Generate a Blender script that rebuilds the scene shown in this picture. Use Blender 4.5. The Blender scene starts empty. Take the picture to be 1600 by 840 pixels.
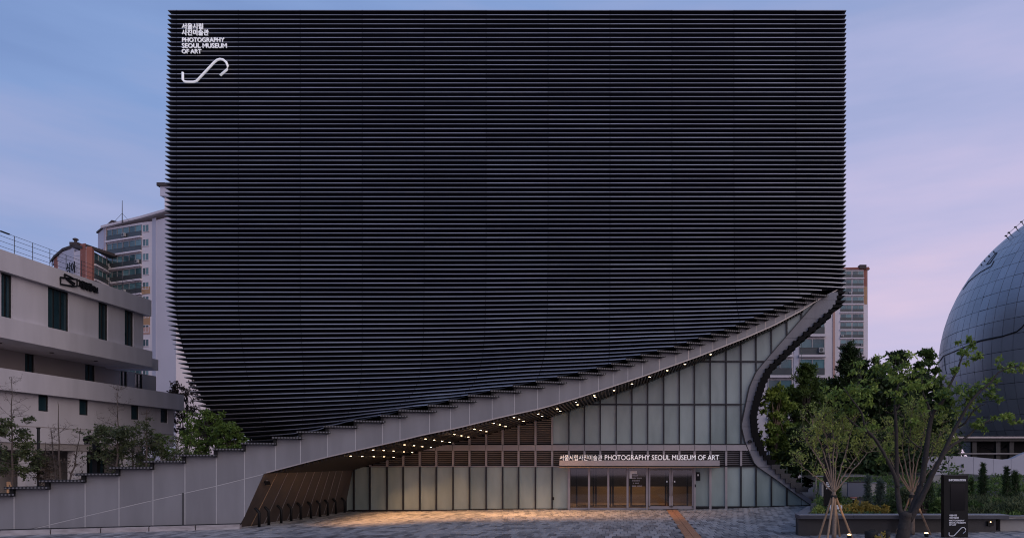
import bpy, bmesh, math, random
import numpy as np
from mathutils import Vector, Matrix
sc = bpy.context.scene
col = sc.collection
rnd = random.Random(7)
RS = np.random.RandomState(11)

# ------------------------------------------------------------------ camera
F = 1100.0; CX = 970.0; CY = 718.0; H = 2.75          # focal length in photo pixels, vanishing point, eye height
cd = bpy.data.cameras.new('camera'); cam = bpy.data.objects.new('camera', cd); col.objects.link(cam)
cam.location = (0, 0, H); cam.rotation_euler = (math.pi/2, 0, 0)
cd.sensor_width = 36.0; cd.lens = F/1600*36
cd.shift_x = -(CX-800)/1600; cd.shift_y = (CY-420)/1600
cd.clip_start = .1; cd.clip_end = 3000
sc.camera = cam
sc.cycles.filter_width = 1.1
sc.view_settings.view_transform = 'Standard'; sc.view_settings.look = 'None'
sc.view_settings.exposure = 0; sc.view_settings.gamma = 1

# ------------------------------------------------------------------ sky and sun (dusk)
SUN_EL, SUN_AZ = math.radians(7), math.radians(200)
w = bpy.data.worlds.new('World'); sc.world = w; w.use_nodes = True
nt = w.node_tree; N = nt.nodes; L = nt.links
bg = N['Background']; bg.inputs['Strength'].default_value = .1
sky = N.new('ShaderNodeTexSky'); sky.sky_type = 'NISHITA'; sky.sun_disc = False
sky.sun_elevation = math.radians(1.0); sky.sun_rotation = SUN_AZ
tc = N.new('ShaderNodeTexCoord'); sep = N.new('ShaderNodeSeparateXYZ'); L.new(tc.outputs['Generated'], sep.inputs[0])
def math_node(tree, op, a, b=None, c=None):
    n = tree.nodes.new('ShaderNodeMath'); n.operation = op
    for i, v in enumerate((a, b, c)):
        if v is None: continue
        if isinstance(v, (int, float)): n.inputs[i].default_value = v
        else: tree.links.new(v, n.inputs[i])
    return n.outputs[0]
mp = N.new('ShaderNodeMapping'); mp.inputs['Scale'].default_value = (1.6, 1.6, 9); mp.inputs['Rotation'].default_value = (0, .2, 0)
L.new(tc.outputs['Generated'], mp.inputs[0])
nz = N.new('ShaderNodeTexNoise'); nz.inputs['Scale'].default_value = 1.6; nz.inputs['Detail'].default_value = 5; L.new(mp.outputs[0], nz.inputs[0])
p = math_node(nt, 'MULTIPLY_ADD', sep.outputs[0], .5, .80)
zz = math_node(nt, 'MAXIMUM', sep.outputs[2], 0.0)
p = math_node(nt, 'MULTIPLY_ADD', zz, -1.3, p)
cl = math_node(nt, 'MULTIPLY_ADD', nz.outputs[0], .95, -.44)
p = math_node(nt, 'ADD', p, cl)
p = math_node(nt, 'MULTIPLY_ADD', p, .5, .3)
rp = N.new('ShaderNodeValToRGB'); L.new(p, rp.inputs[0])
stops = [(0, (.12, .20, .44)), (.3, (.222, .332, .615)), (.425, (.315, .375, .625)), (.525, (.395, .425, .675)), (.65, (.51, .48, .71)), (.80, (.68, .545, .715))]
el = rp.color_ramp.elements
el[0].position, el[0].color = stops[0][0], (*stops[0][1], 1)
el[1].position, el[1].color = stops[-1][0], (*stops[-1][1], 1)
for ps, c in stops[1:-1]:
    e = el.new(ps); e.color = (*c, 1)
sc10 = N.new('ShaderNodeVectorMath'); sc10.operation = 'SCALE'; sc10.inputs['Scale'].default_value = 10.4; L.new(rp.outputs[0], sc10.inputs[0])
mx = N.new('ShaderNodeVectorMath'); mx.operation = 'ADD'
sk2 = N.new('ShaderNodeVectorMath'); sk2.operation = 'SCALE'; sk2.inputs['Scale'].default_value = .12; L.new(sky.outputs[0], sk2.inputs[0])
L.new(sc10.outputs[0], mx.inputs[0]); L.new(sk2.outputs[0], mx.inputs[1]); L.new(mx.outputs[0], bg.inputs[0])
ld = bpy.data.lights.new('sun', 'SUN'); ld.energy = .95; ld.angle = math.radians(55); ld.color = (1, .84, .70)
lo = bpy.data.objects.new('sun', ld); col.objects.link(lo)
lo.rotation_euler = Vector((-.62, .62, -.48)).to_track_quat('-Z', 'Y').to_euler()   # low afterglow from behind the camera

# ------------------------------------------------------------------ helpers
def gz(X):
    t = min(max((X-3)/8.5, 0), 1); s = min(max((-5-X)/9, 0), 1)
    return .2*t*t*(3-2*t) - .12*s*s*(3-2*s)
def at(px, py, D): return Vector(((px-CX)*D/F, D, H+(CY-py)*D/F))
WL = {}
def wloc(o): return WL.get(o.name, Vector((0, 0, 0)))
class MB:
    def __init__(s): s.v = []; s.f = []; s.m = []; s.mi = 0
    def quad(s, *p):
        i = len(s.v); s.v += [tuple(q) for q in p]; s.f.append(tuple(range(i, i+len(p)))); s.m.append(s.mi)
    def box(s, c, d, rz=0, tilt=None):
        M = Matrix.Rotation(rz, 3, 'Z')
        if tilt is not None: M = M @ tilt
        c = Vector(c); h = Vector(d)/2; i = len(s.v)
        for z in (-1, 1):
            for x, y in ((-1, -1), (1, -1), (1, 1), (-1, 1)):
                s.v.append(tuple(c + M @ Vector((x*h.x, y*h.y, z*h.z))))
        for q in ((0, 3, 2, 1), (4, 5, 6, 7), (0, 1, 5, 4), (1, 2, 6, 5), (2, 3, 7, 6), (3, 0, 4, 7)):
            s.f.append(tuple(i+k for k in q)); s.m.append(s.mi)
    def ab(s, a, b):                                       # box from corner to corner
        a, b = Vector(a), Vector(b); s.box((a+b)/2, [abs(k) for k in (b-a)])
    def prism(s, poly, n):                                 # polygon (3d points) extruded along vector n
        i = len(s.v); k = len(poly); n = Vector(n)
        s.v += [tuple(q) for q in poly] + [tuple(Vector(q)+n) for q in poly]
        s.f.append(tuple(range(i, i+k))); s.f.append(tuple(range(i+2*k-1, i+k-1, -1))); s.m += [s.mi]*2
        for j in range(k):
            s.f.append((i+j, i+k+j, i+k+(j+1) % k, i+(j+1) % k)); s.m.append(s.mi)
    def tube(s, pts, rad, n=6, cap=True):
        pts = [Vector(q) for q in pts]
        if not hasattr(rad, '__len__'): rad = [rad]*len(pts)
        i0 = len(s.v); up = Vector((.3, .2, 1)).normalized()
        for j, q in enumerate(pts):
            t = (pts[min(j+1, len(pts)-1)]-pts[max(j-1, 0)]).normalized()
            a = t.cross(up)
            if a.length < 1e-3: a = t.cross(Vector((1, 0, 0)))
            a.normalize(); b = t.cross(a)
            for k in range(n):
                th = 2*math.pi*k/n; s.v.append(tuple(q+(a*math.cos(th)+b*math.sin(th))*rad[j]))
        for j in range(len(pts)-1):
            for k in range(n):
                s.f.append((i0+j*n+k, i0+j*n+(k+1) % n, i0+(j+1)*n+(k+1) % n, i0+(j+1)*n+k)); s.m.append(s.mi)
        if cap:
            s.f.append(tuple(i0+k for k in range(n-1, -1, -1))); s.f.append(tuple(i0+(len(pts)-1)*n+k for k in range(n))); s.m += [s.mi]*2
    def lathe(s, c, prof, n=16):
        c = Vector(c); i0 = len(s.v)
        for r, z in prof:
            for k in range(n):
                th = 2*math.pi*k/n; s.v.append((c.x+r*math.cos(th), c.y+r*math.sin(th), c.z+z))
        for j in range(len(prof)-1):
            for k in range(n):
                s.f.append((i0+j*n+k, i0+j*n+(k+1) % n, i0+(j+1)*n+(k+1) % n, i0+(j+1)*n+k)); s.m.append(s.mi)
        s.f.append(tuple(i0+k for k in range(n-1, -1, -1))); s.f.append(tuple(i0+(len(prof)-1)*n+k for k in range(n))); s.m += [s.mi]*2
def link_mesh(name, me, parent, c):
    o = bpy.data.objects.new(name, me); col.objects.link(o)
    if parent is not None:
        o.parent = parent; o.location = Vector(c)-wloc(parent)
    else: o.location = c
    WL[o.name] = Vector(c)
    return o
def obj(name, mb, mats, parent=None, smooth=False, recalc=True, base=False):
    v = np.array(mb.v, dtype=float); lo_, hi_ = v.min(0), v.max(0); c = (lo_+hi_)/2
    if base: c[2] = lo_[2]
    me = bpy.data.meshes.new(name); me.from_pydata((v-c).tolist(), [], mb.f)
    if not isinstance(mats, (list, tuple)): mats = [mats]
    for m in mats: me.materials.append(m)
    if len(mats) > 1: me.polygons.foreach_set('material_index', mb.m)
    if recalc:
        b = bmesh.new(); b.from_mesh(me); bmesh.ops.recalc_face_normals(b, faces=b.faces); b.to_mesh(me); b.free()
    if smooth: me.polygons.foreach_set('use_smooth', [True]*len(me.polygons))
    me.update()
    return link_mesh(name, me, parent, c)
def empty(name, loc):
    o = bpy.data.objects.new(name, None); col.objects.link(o); o.location = loc; o.empty_display_size = .3
    WL[o.name] = Vector(loc); return o
def tag(o, label=None, cat=None, group=None, kind=None):
    if label: o['label'] = label
    if cat: o['category'] = cat
    if group: o['group'] = group
    if kind: o['kind'] = kind
    return o
def copy_tree(o, loc, rz=0, s=1.0, sz=None):
    c = o.copy(); col.objects.link(c); c.location = loc; c.rotation_euler.z = rz; c.scale = (s, s, sz or s)
    for ch in list(o.children):
        d = ch.copy(); col.objects.link(d); d.parent = c
        for g in list(ch.children):
            e = g.copy(); col.objects.link(e); e.parent = d
    WL[c.name] = Vector(loc); return c

# ------------------------------------------------------------------ materials
def mat(name, c1, c2=None, scale=3.0, rough=.6, metal=0.0, bump=0.0, bscale=None, island=0.0, orand=0.0, spec=.5, stretch=None, detail=4, emit=None, estr=0):
    m = bpy.data.materials.new(name); m.use_nodes = True; t = m.node_tree; n = t.nodes; l = t.links
    b = n['Principled BSDF']; b.inputs['Roughness'].default_value = rough; b.inputs['Metallic'].default_value = metal
    b.inputs['Specular IOR Level'].default_value = spec
    c2 = c2 or tuple(k*.8 for k in c1)
    tcn = n.new('ShaderNodeTexCoord'); src = tcn.outputs['Object']
    geo = n.new('ShaderNodeNewGeometry')
    src = geo.outputs['Position']
    if stretch:
        q = n.new('ShaderNodeMapping'); q.inputs['Scale'].default_value = stretch; l.new(src, q.inputs[0]); src = q.outputs[0]
    nn = n.new('ShaderNodeTexNoise'); nn.inputs['Scale'].default_value = scale; nn.inputs['Detail'].default_value = detail; l.new(src, nn.inputs[0])
    fac = math_node(t, 'MULTIPLY_ADD', nn.outputs[0], 2.2, -.6)
    if island: fac = math_node(t, 'ADD', fac, math_node(t, 'MULTIPLY_ADD', geo.outputs['Random Per Island'], island*2, -island))
    if orand:
        oi = n.new('ShaderNodeObjectInfo'); fac = math_node(t, 'ADD', fac, math_node(t, 'MULTIPLY_ADD', oi.outputs['Random'], orand*2, -orand))
    mixc = n.new('ShaderNodeMix'); mixc.data_type = 'RGBA'; mixc.clamp_factor = True
    l.new(fac, mixc.inputs[0]); mixc.inputs[6].default_value = (*c1, 1); mixc.inputs[7].default_value = (*c2, 1)
    l.new(mixc.outputs[2], b.inputs['Base Color'])
    if bump:
        n2 = n.new('ShaderNodeTexNoise'); n2.inputs['Scale'].default_value = bscale or scale*6; n2.inputs['Detail'].default_value = 3; l.new(geo.outputs['Position'], n2.inputs[0])
        bp = n.new('ShaderNodeBump'); bp.inputs['Strength'].default_value = bump; bp.inputs['Distance'].default_value = .02; l.new(n2.outputs[0], bp.inputs['Height']); l.new(bp.outputs[0], b.inputs['Normal'])
    if emit:
        b.inputs['Emission Color'].default_value = (*emit, 1); b.inputs['Emission Strength'].default_value = estr
    return m
M = {}
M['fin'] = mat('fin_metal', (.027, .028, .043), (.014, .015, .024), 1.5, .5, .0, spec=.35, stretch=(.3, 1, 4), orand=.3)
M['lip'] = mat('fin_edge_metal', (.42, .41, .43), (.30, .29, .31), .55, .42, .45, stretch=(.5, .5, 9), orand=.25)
def segment_lip():
    m = M['lip']; t = m.node_tree; n = t.nodes; l = t.links; b = n['Principled BSDF']
    src = b.inputs['Base Color'].links[0].from_socket
    g = n.new('ShaderNodeNewGeometry'); sp = n.new('ShaderNodeSeparateXYZ'); l.new(g.outputs['Position'], sp.inputs[0])
    u = math_node(t, 'MULTIPLY_ADD', sp.outputs[0], 1/3.46, 7.18); fl = math_node(t, 'FLOOR', u); fz = math_node(t, 'FLOOR', math_node(t, 'MULTIPLY_ADD', sp.outputs[2], 99/25.1, .35))
    cb = n.new('ShaderNodeCombineXYZ'); l.new(fl, cb.inputs[0]); l.new(fz, cb.inputs[1]); wn = n.new('ShaderNodeTexWhiteNoise'); wn.noise_dimensions = '2D'; l.new(cb.outputs[0], wn.inputs['Vector'])
    k = math_node(t, 'MULTIPLY_ADD', wn.outputs['Value'], .42, .72)
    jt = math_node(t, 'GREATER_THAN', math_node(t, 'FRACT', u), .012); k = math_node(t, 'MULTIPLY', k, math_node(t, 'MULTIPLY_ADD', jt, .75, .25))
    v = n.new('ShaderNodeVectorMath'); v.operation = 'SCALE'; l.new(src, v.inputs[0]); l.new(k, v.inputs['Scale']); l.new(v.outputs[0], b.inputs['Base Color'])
segment_lip()
M['core'] = mat('dark_core', (.006, .006, .009), (.004, .004, .006), 1, .8)
M['band'] = mat('grey_metal_panel', (.215, .212, .228), (.168, .165, .178), 1.5, .5, .0, stretch=(1.1, 1.1, .22), orand=.28, spec=.35)
M['joint'] = mat('pale_joint', (.42, .41, .42), (.36, .35, .36), 2, .5)
M['darkjoint'] = mat('dark_joint', (.05, .05, .055), (.04, .04, .045), 2, .5)
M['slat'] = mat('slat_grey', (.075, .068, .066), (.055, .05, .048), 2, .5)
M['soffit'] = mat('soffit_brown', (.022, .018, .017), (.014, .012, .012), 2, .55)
M['brown'] = mat('brown_metal_panel', (.085, .066, .058), (.068, .052, .046), 1.2, .42, .25, orand=.2)
M['black'] = mat('black_paint', (.006, .006, .007), (.004, .004, .005), 3, .55, spec=.25)
M['black_rough'] = mat('black_fabric', (.014, .014, .016), (.008, .008, .009), 8, .8, bump=.3)
M['stair'] = mat('black_stair_metal', (.0035, .0035, .004), (.0025, .0025, .003), 3, .6, spec=.12)
M['screen'] = mat('dark_screen', (.003, .003, .004), (.002, .002, .003), 3, .15)
M['mull'] = mat('dark_mullion', (.018, .018, .020), (.012, .012, .014), 3, .35, .3)
M['steel'] = mat('grey_steel', (.36, .33, .33), (.30, .275, .28), 2, .4, .5)
M['beam'] = mat('beam_grey', (.34, .31, .315), (.29, .265, .27), 1.3, .45, .25, orand=.1)
M['louvre'] = mat('louvre_grey', (.17, .155, .16), (.13, .12, .122), 2, .45, .25)
M['dark'] = mat('dark_void', (.010, .009, .009), (.007, .006, .006), 2, .8)
M['white'] = mat('white_letter', (.82, .82, .84), (.76, .76, .78), 3, .5)
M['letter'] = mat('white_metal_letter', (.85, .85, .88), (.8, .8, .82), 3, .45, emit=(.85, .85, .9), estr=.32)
M['concrete'] = mat('concrete', (.33, .315, .30), (.25, .24, .23), 1.5, .85, bump=.15, bscale=20)
M['concrete_dark_shaded'] = mat('dark_stone_shaded', (.036, .033, .034), (.022, .021, .022), 2.5, .6, bump=.15, bscale=25)  # colour lowered to hold the shade under the planter's overhanging top
M['stone_top'] = mat('stone_top', (.17, .17, .185), (.12, .12, .135), 2, .5, bump=.1, bscale=25)
M['paver'] = mat('grey_paver', (.36, .35, .35), (.10, .10, .11), 3.5, .42, bump=.45, bscale=14, orand=.55, island=.55, spec=.5)
M['sand'] = mat('joint_sand', (.07, .068, .066), (.05, .05, .05), 5, .9)
M['tactile'] = mat('orange_tile', (.50, .25, .13), (.40, .19, .10), 6, .6, orand=.3, bump=.1)
M['ground'] = mat('ground_soil', (.075, .068, .060), (.05, .048, .042), .4, .95)
M['grass'] = mat('grass', (.075, .095, .035), (.045, .065, .025), 2.5, .9, island=.4)
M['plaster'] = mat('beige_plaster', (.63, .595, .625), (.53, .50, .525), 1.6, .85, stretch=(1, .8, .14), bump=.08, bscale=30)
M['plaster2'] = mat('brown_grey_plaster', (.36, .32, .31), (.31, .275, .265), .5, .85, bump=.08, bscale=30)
M['blueglass'] = mat('blue_window_glass', (.028, .065, .08), (.012, .03, .04), 1.2, .12, 0, stretch=(1, 1, .4), spec=.8)  # paler and darker noise patches painted in as reflections on the panes
M['tealglass'] = mat('teal_window_glass', (.12, .23, .24), (.03, .065, .075), .35, .12, 0, stretch=(1, 1, .5), spec=.8, orand=.6)
M['apt_white'] = mat('apartment_white', (.66, .60, .62), (.60, .545, .565), .15, .85)
M['apt_lav'] = mat('apartment_lavender', (.50, .49, .56), (.46, .45, .52), .15, .85)
M['apt_red'] = mat('apartment_red', (.30, .115, .085), (.25, .095, .072), .3, .85)
M['apt_pink'] = mat('apartment_pink', (.48, .30, .25), (.44, .27, .23), .3, .85)
M['apt_ochre'] = mat('apartment_ochre', (.42, .25, .14), (.37, .22, .12), .3, .85)
M['apt_dark'] = mat('apartment_roof', (.06, .045, .045), (.045, .035, .035), .5, .8)
M['apt_rail'] = mat('balcony_rail', (.05, .055, .06), (.035, .04, .045), .5, .5)
M['acunit'] = mat('aircon_white', (.38, .37, .37), (.30, .29, .29), 4, .6)
M['dome'] = mat('dome_panel_metal', (.42, .445, .49), (.34, .365, .405), .35, .38, .5, orand=.4)
M['domeseam'] = mat('dome_seam', (.010, .011, .014), (.008, .008, .010), 2, .6)
M['terrace'] = mat('lavender_wall', (.40, .40, .45), (.36, .36, .41), .5, .7, orand=.1)
M['bark'] = mat('dark_bark', (.055, .045, .04), (.03, .025, .023), 14, .9, bump=.6, bscale=30)
M['bark_pale'] = mat('pale_bark', (.27, .20, .15), (.19, .14, .105), 18, .85, bump=.3, bscale=40)
M['twig'] = mat('grey_twig', (.10, .078, .066), (.065, .05, .045), 10, .9)
M['stake'] = mat('wood_stake', (.36, .24, .15), (.27, .17, .10), 14, .75, stretch=(4, 4, .6))
def leafmat(name, a, b):
    m = mat(name, a, b, 1.1, .55, 0, island=.45, spec=.3)
    t = m.node_tree; bs = t.nodes['Principled BSDF']
    tr = t.nodes.new('ShaderNodeBsdfTranslucent'); mxs = t.nodes.new('ShaderNodeMixShader'); mxs.inputs[0].default_value = .3
    t.links.new(bs.inputs['Base Color'].links[0].from_socket, tr.inputs[0])
    t.links.new(bs.outputs[0], mxs.inputs[1]); t.links.new(tr.outputs[0], mxs.inputs[2]); t.links.new(mxs.outputs[0], t.nodes['Material Output'].inputs[0])
    return m
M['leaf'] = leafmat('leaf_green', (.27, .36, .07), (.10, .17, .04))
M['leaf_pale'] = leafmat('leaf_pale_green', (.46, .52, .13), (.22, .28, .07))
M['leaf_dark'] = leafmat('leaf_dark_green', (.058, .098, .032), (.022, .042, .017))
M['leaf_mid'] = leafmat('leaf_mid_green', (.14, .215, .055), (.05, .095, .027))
M['leaf_left'] = leafmat('leaf_dull_green', (.12, .145, .065), (.06, .08, .04))
M['leaf_bright'] = leafmat('leaf_bright_green', (.13, .20, .04), (.06, .11, .025))
M['leaf_yellow'] = leafmat('leaf_yellow', (.48, .36, .08), (.28, .22, .05))
M['leaf_blue'] = leafmat('needle_blue_green', (.13, .17, .145), (.055, .085, .06))
M['leaf_brown'] = leafmat('leaf_brown', (.11, .078, .055), (.06, .045, .036))
M['lamp'] = mat('lamp_emitter', (1, .8, .55), rough=.4, emit=(1, .72, .42), estr=14)
M['spotlamp'] = mat('spot_emitter', (1, .8, .55), rough=.4, emit=(1, .66, .34), estr=5)
M['lobby_floor'] = mat('lobby_floor', (.42, .33, .25), (.36, .28, .21), .8, .3)
M['lobby_wall'] = mat('lobby_wall', (.085, .07, .06), (.06, .05, .043), .7, .6)
M['lobby_wood'] = mat('lobby_wood', (.36, .29, .20), (.30, .235, .16), 1.2, .5, stretch=(1, 1, 9))
M['kerb'] = mat('pale_granite', (.42, .39, .40), (.25, .22, .22), 2.2, .75, stretch=(1, 1, 4), bump=.2, bscale=30)
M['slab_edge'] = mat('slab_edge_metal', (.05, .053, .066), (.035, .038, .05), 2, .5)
M['stone_light'] = mat('stone_top_light', (.26, .26, .28), (.19, .19, .21), 2, .55, bump=.1, bscale=25)
M['boardblue'] = mat('slate_blue_board', (.10, .11, .15), (.08, .09, .125), 1, .6)
# frosted glass
def frost():
    m = mat('frosted_glass', (.31, .375, .36), (.19, .24, .228), .75, .20, 0, stretch=(1.4, 1, .45), orand=.32, spec=.6, detail=6)
    return m
M['frost'] = frost()
def clearglass(name, tint, refl=.0):
    m = bpy.data.materials.new(name); m.use_nodes = True; t = m.node_tree; n = t.nodes; l = t.links
    n.remove(n['Principled BSDF'])
    tr = n.new('ShaderNodeBsdfTransparent'); tr.inputs[0].default_value = (*tint, 1)
    gl = n.new('ShaderNodeBsdfGlossy'); gl.inputs['Roughness'].default_value = .04
    fr = n.new('ShaderNodeFresnel'); fr.inputs[0].default_value = 1.5
    f2 = math_node(t, 'MULTIPLY_ADD', fr.outputs[0], 1.5, refl)
    ms = n.new('ShaderNodeMixShader'); l.new(f2, ms.inputs[0]); l.new(tr.outputs[0], ms.inputs[1]); l.new(gl.outputs[0], ms.inputs[2]); l.new(ms.outputs[0], n['Material Output'].inputs[0])
    return m
M['doorglass'] = clearglass('door_glass', (.72, .66, .58), .02)
# vented edge of the fin caps: fine holes along the lip
def ventmat():
    m = mat('vented_edge', (.03, .03, .035), (.02, .02, .024), 2, .5, .3)
    t = m.node_tree; n = t.nodes; l = t.links; b = n['Principled BSDF']
    g = n.new('ShaderNodeNewGeometry'); sp = n.new('ShaderNodeSeparateXYZ'); l.new(g.outputs['Position'], sp.inputs[0])
    fr = math_node(t, 'FRACT', math_node(t, 'MULTIPLY', sp.outputs[0], 9.0)); on = math_node(t, 'GREATER_THAN', fr, .52)
    mxx = n.new('ShaderNodeMix'); mxx.data_type = 'RGBA'; l.new(on, mxx.inputs[0]); mxx.inputs[6].default_value = (.02, .02, .022, 1); mxx.inputs[7].default_value = (.15, .145, .155, 1)
    l.new(mxx.outputs[2], b.inputs['Base Color']); return m
M['vent'] = ventmat()

# ------------------------------------------------------------------ text
def text(body, parent, mat_, center, width, height, axis='front', depth=.03, bold=0.0, name='lettering', sx=None):
    c = bpy.data.curves.new('t', 'FONT'); c.body = body; c.size = 1; c.extrude = .02; c.offset = bold; c.resolution_u = 3
    o = bpy.data.objects.new('t', c); col.objects.link(o); bpy.context.view_layer.update()
    me = bpy.data.meshes.new_from_object(o.evaluated_get(bpy.context.evaluated_depsgraph_get()))
    bpy.data.objects.remove(o); bpy.data.curves.remove(c)
    v = np.empty(len(me.vertices)*3); me.vertices.foreach_get('co', v); v = v.reshape(-1, 3)
    lo_, hi_ = v.min(0), v.max(0); v -= (lo_+hi_)/2
    v[:, 0] *= width/(hi_[0]-lo_[0]); v[:, 1] *= height/(hi_[1]-lo_[1]); v[:, 2] *= depth/max(hi_[2]-lo_[2], 1e-6)
    u = v.copy()
    if axis == 'front': u[:, 0], u[:, 1], u[:, 2] = v[:, 0], -v[:, 2], v[:, 1]
    elif axis == 'east': u[:, 0], u[:, 1], u[:, 2] = v[:, 2], v[:, 0], v[:, 1]
    me.vertices.foreach_set('co', u.ravel()); me.materials.clear(); me.materials.append(mat_); me.name = name; me.update()
    return link_mesh(name, me, parent, center)
def s_logo(parent, mat_, c0, w_, h_, r, name='emblem'):
    """the bent-line emblem: short stem, foot, long diagonal, hook"""
    P = [(0, .42), (0, .10), (.035, .02), (.10, 0), (.24, 0), (.31, .045), (.70, .86), (.76, .955), (.83, .995), (.90, .965), (.965, .86), (1, .70), (.985, .55), (.83, .28)]
    # diagonal kept straight: a few points between
    pts = [Vector((c0[0]+x*w_, c0[1], c0[2]+z*h_)) for x, z in P]
    m = MB(); m.tube(pts, r, 8); return obj(name, m, mat_, parent, smooth=True)

# ================================================================== THE MUSEUM
DF = 39.3; DZ = 25.1/99                                   # facade depth, rise per fin
def zk(k): return H + DZ*(99-k)
B0, B1 = 35.33, .34                                       # plane of the slanting grey band: Y = B0 + B1 X
BU = Vector((1, B1, 0)).normalized(); BN = Vector((B1, -1, 0)).normalized()
def band_at(px, off=0.0):
    t = (px-CX)/F; b0 = B0-off*math.sqrt(1+B1*B1); D = b0/(1-B1*t); return Vector((t*D, D, 0))
capR = {62: 1303.9, 63: 1294.3, 64: 1278, 65: 1263.5, 66: 1250, 67: 1234.5, 68: 1218.9, 69: 1203, 70: 1188.5, 71: 1174, 72: 1159.8, 73: 1142, 74: 1123.7, 75: 1104, 76: 1086, 77: 1066, 78: 1040, 79: 1013.8,
        80: 993, 81: 970, 82: 947, 83: 918, 84: 885.7, 85: 852, 86: 816, 87: 781, 88: 745.6, 89: 716, 90: 683, 91: 637, 92: 602.5, 93: 560.5, 94: 516.7, 95: 474.5, 96: 430.7, 97: 382, 98: 338, 99: 289, 100: 239, 101: 186, 102: 133, 103: 77, 104: 22, 105: -34, 106: -92}
def cw(k): return 7 if k < 74 else 10 if k < 80 else 12 if k < 92 else 5 if k < 96 else 0
J = {k: capR[k]-cw(k) for k in capR}
def capL(k): return J[k+1]-(6 if k > 92 else 3)
# height of the band's lower edge (and of the soffit) against X
ZS = [(-40, -3.9), (-23.2, .007), (-21.3, .535), (-19.15, 1.11), (-17, 1.665), (-15.3, 2.15), (-13.8, 2.6), (-12.79, 2.89), (-11.78, 3.15), (-9.96, 3.62), (-9.25, 3.83), (-7.5, 4.24), (-5.71, 4.75), (-3.82, 5.22), (-2.04, 5.80),
      (1.07, 6.946), (4.1, 8.14), (6.68, 9.25), (8.36, 10.04), (10.04, 10.99), (11, 11.64), (12.6, 12.5)]
def lerp(tab, x):
    if x <= tab[0][0]: return tab[0][1]
    for (a, b), (c, d) in zip(tab, tab[1:]):
        if x <= c: return b+(d-b)*(x-a)/(c-a)
    return tab[-1][1]
def zs(X): return lerp(ZS, X)
museum = empty('museum', (-6, DF, 0))
tag(museum, 'dark museum box wrapped in thin horizontal metal fins, its corner lifted over a glass entrance', 'museum')

# ---- fins of the twisted front
XLW, XRW = -25.3, 12.6
KB = sorted([(band_at(capR[k]).x, k) for k in capR])
def kb(X):
    if X > 12: return 62-(X-12)/.45
    return lerp(KB, X)
def xleft(k): return XLW - .18*math.sin(math.pi*min(k/95, 1)) + (max(0, k-84)/10)**2*.5
def front(X, k, kend):
    n = max(0.0, kb(X)-kend) if k >= 62 else max(0.0, kb(X)-k)
    tau = 4.0 if X < -13 else 4.0+(X+13)*.31 if X < -4.5 else 6.6
    bd = B0+B1*X-.28
    defi = DF-bd
    x = DF-defi*math.exp(-n/tau)
    if k > 62: x += (2.2*((k-62)/21)**2+(max(0, k-84)/7)**2*1.6)*max(0.0, 1-(X-xleft(k))/12.5)**1.15
    return x
NS = 44; DEP = .36
core_rows = []
def inward(P):
    out = []
    for i, q in enumerate(P):
        a = P[max(i-1, 0)]; b = P[min(i+1, len(P)-1)]
        if 0 < i < len(P)-1:
            d0 = (q-a).normalized(); d1 = (b-q).normalized()
            n0 = Vector((-d0.y, d0.x, 0)); n1 = Vector((-d1.y, d1.x, 0)); n = (n0+n1); n.normalize()
            n = n/max(.45, n.dot(n0))
        else:
            d = (b-a).normalized(); n = Vector((-d.y, d.x, 0))
        out.append(n)
    return out
def fin_mesh(P, z, name, parent, lip=.049, root=.15, dep=DEP):
    n = inward(P); m = MB()
    rows = []
    for q, v in zip(P, n):
        f0 = q
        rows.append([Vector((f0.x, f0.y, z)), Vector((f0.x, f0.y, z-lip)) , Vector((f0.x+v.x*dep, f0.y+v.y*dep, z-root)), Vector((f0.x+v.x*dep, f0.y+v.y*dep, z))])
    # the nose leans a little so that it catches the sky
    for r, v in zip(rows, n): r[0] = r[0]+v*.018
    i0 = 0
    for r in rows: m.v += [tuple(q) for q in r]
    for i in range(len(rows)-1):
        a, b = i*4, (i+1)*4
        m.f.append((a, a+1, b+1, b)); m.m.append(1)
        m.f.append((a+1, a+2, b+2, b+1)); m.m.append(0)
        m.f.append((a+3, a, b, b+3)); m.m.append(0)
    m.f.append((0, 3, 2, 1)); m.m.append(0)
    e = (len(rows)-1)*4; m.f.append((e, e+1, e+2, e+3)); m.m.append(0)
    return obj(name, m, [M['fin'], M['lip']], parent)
for k in range(0, 96):
    xl = xleft(k)
    if k < 62: xr = XRW; kend = k
    else:
        pr = band_at(capL(k), .28); xr = pr.x; kend = kb(xr)
    P = []
    for j in range(NS):
        u = j/(NS-1)
        u = u if k < 62 else 1-(1-u)**1.35                 # closer samples towards the curl
        X = xl+(xr-xl)*u
        P.append(Vector((X, front(X, k, kend), 0)))
    inn = inward(P)
    core = [q+v*(DEP-.02) for q, v in zip(P, inn)]
    core[0] = Vector((P[0].x+DEP*.95, P[0].y+DEP*.9, 0))
    if k < 62: core[-1] = Vector((P[-1].x-DEP*.95, P[-1].y+DEP*.9, 0))
    core_rows.append((zk(k), core))
    P = [Vector((P[0].x, P[0].y+4.5, 0)), Vector((P[0].x, P[0].y+.9, 0))]+P
    if k < 62: P += [Vector((P[-1].x, P[-1].y+.9, 0)), Vector((P[-1].x, P[-1].y+4.5, 0))]
    fin_mesh(P, zk(k), 'fin', museum)
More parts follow.
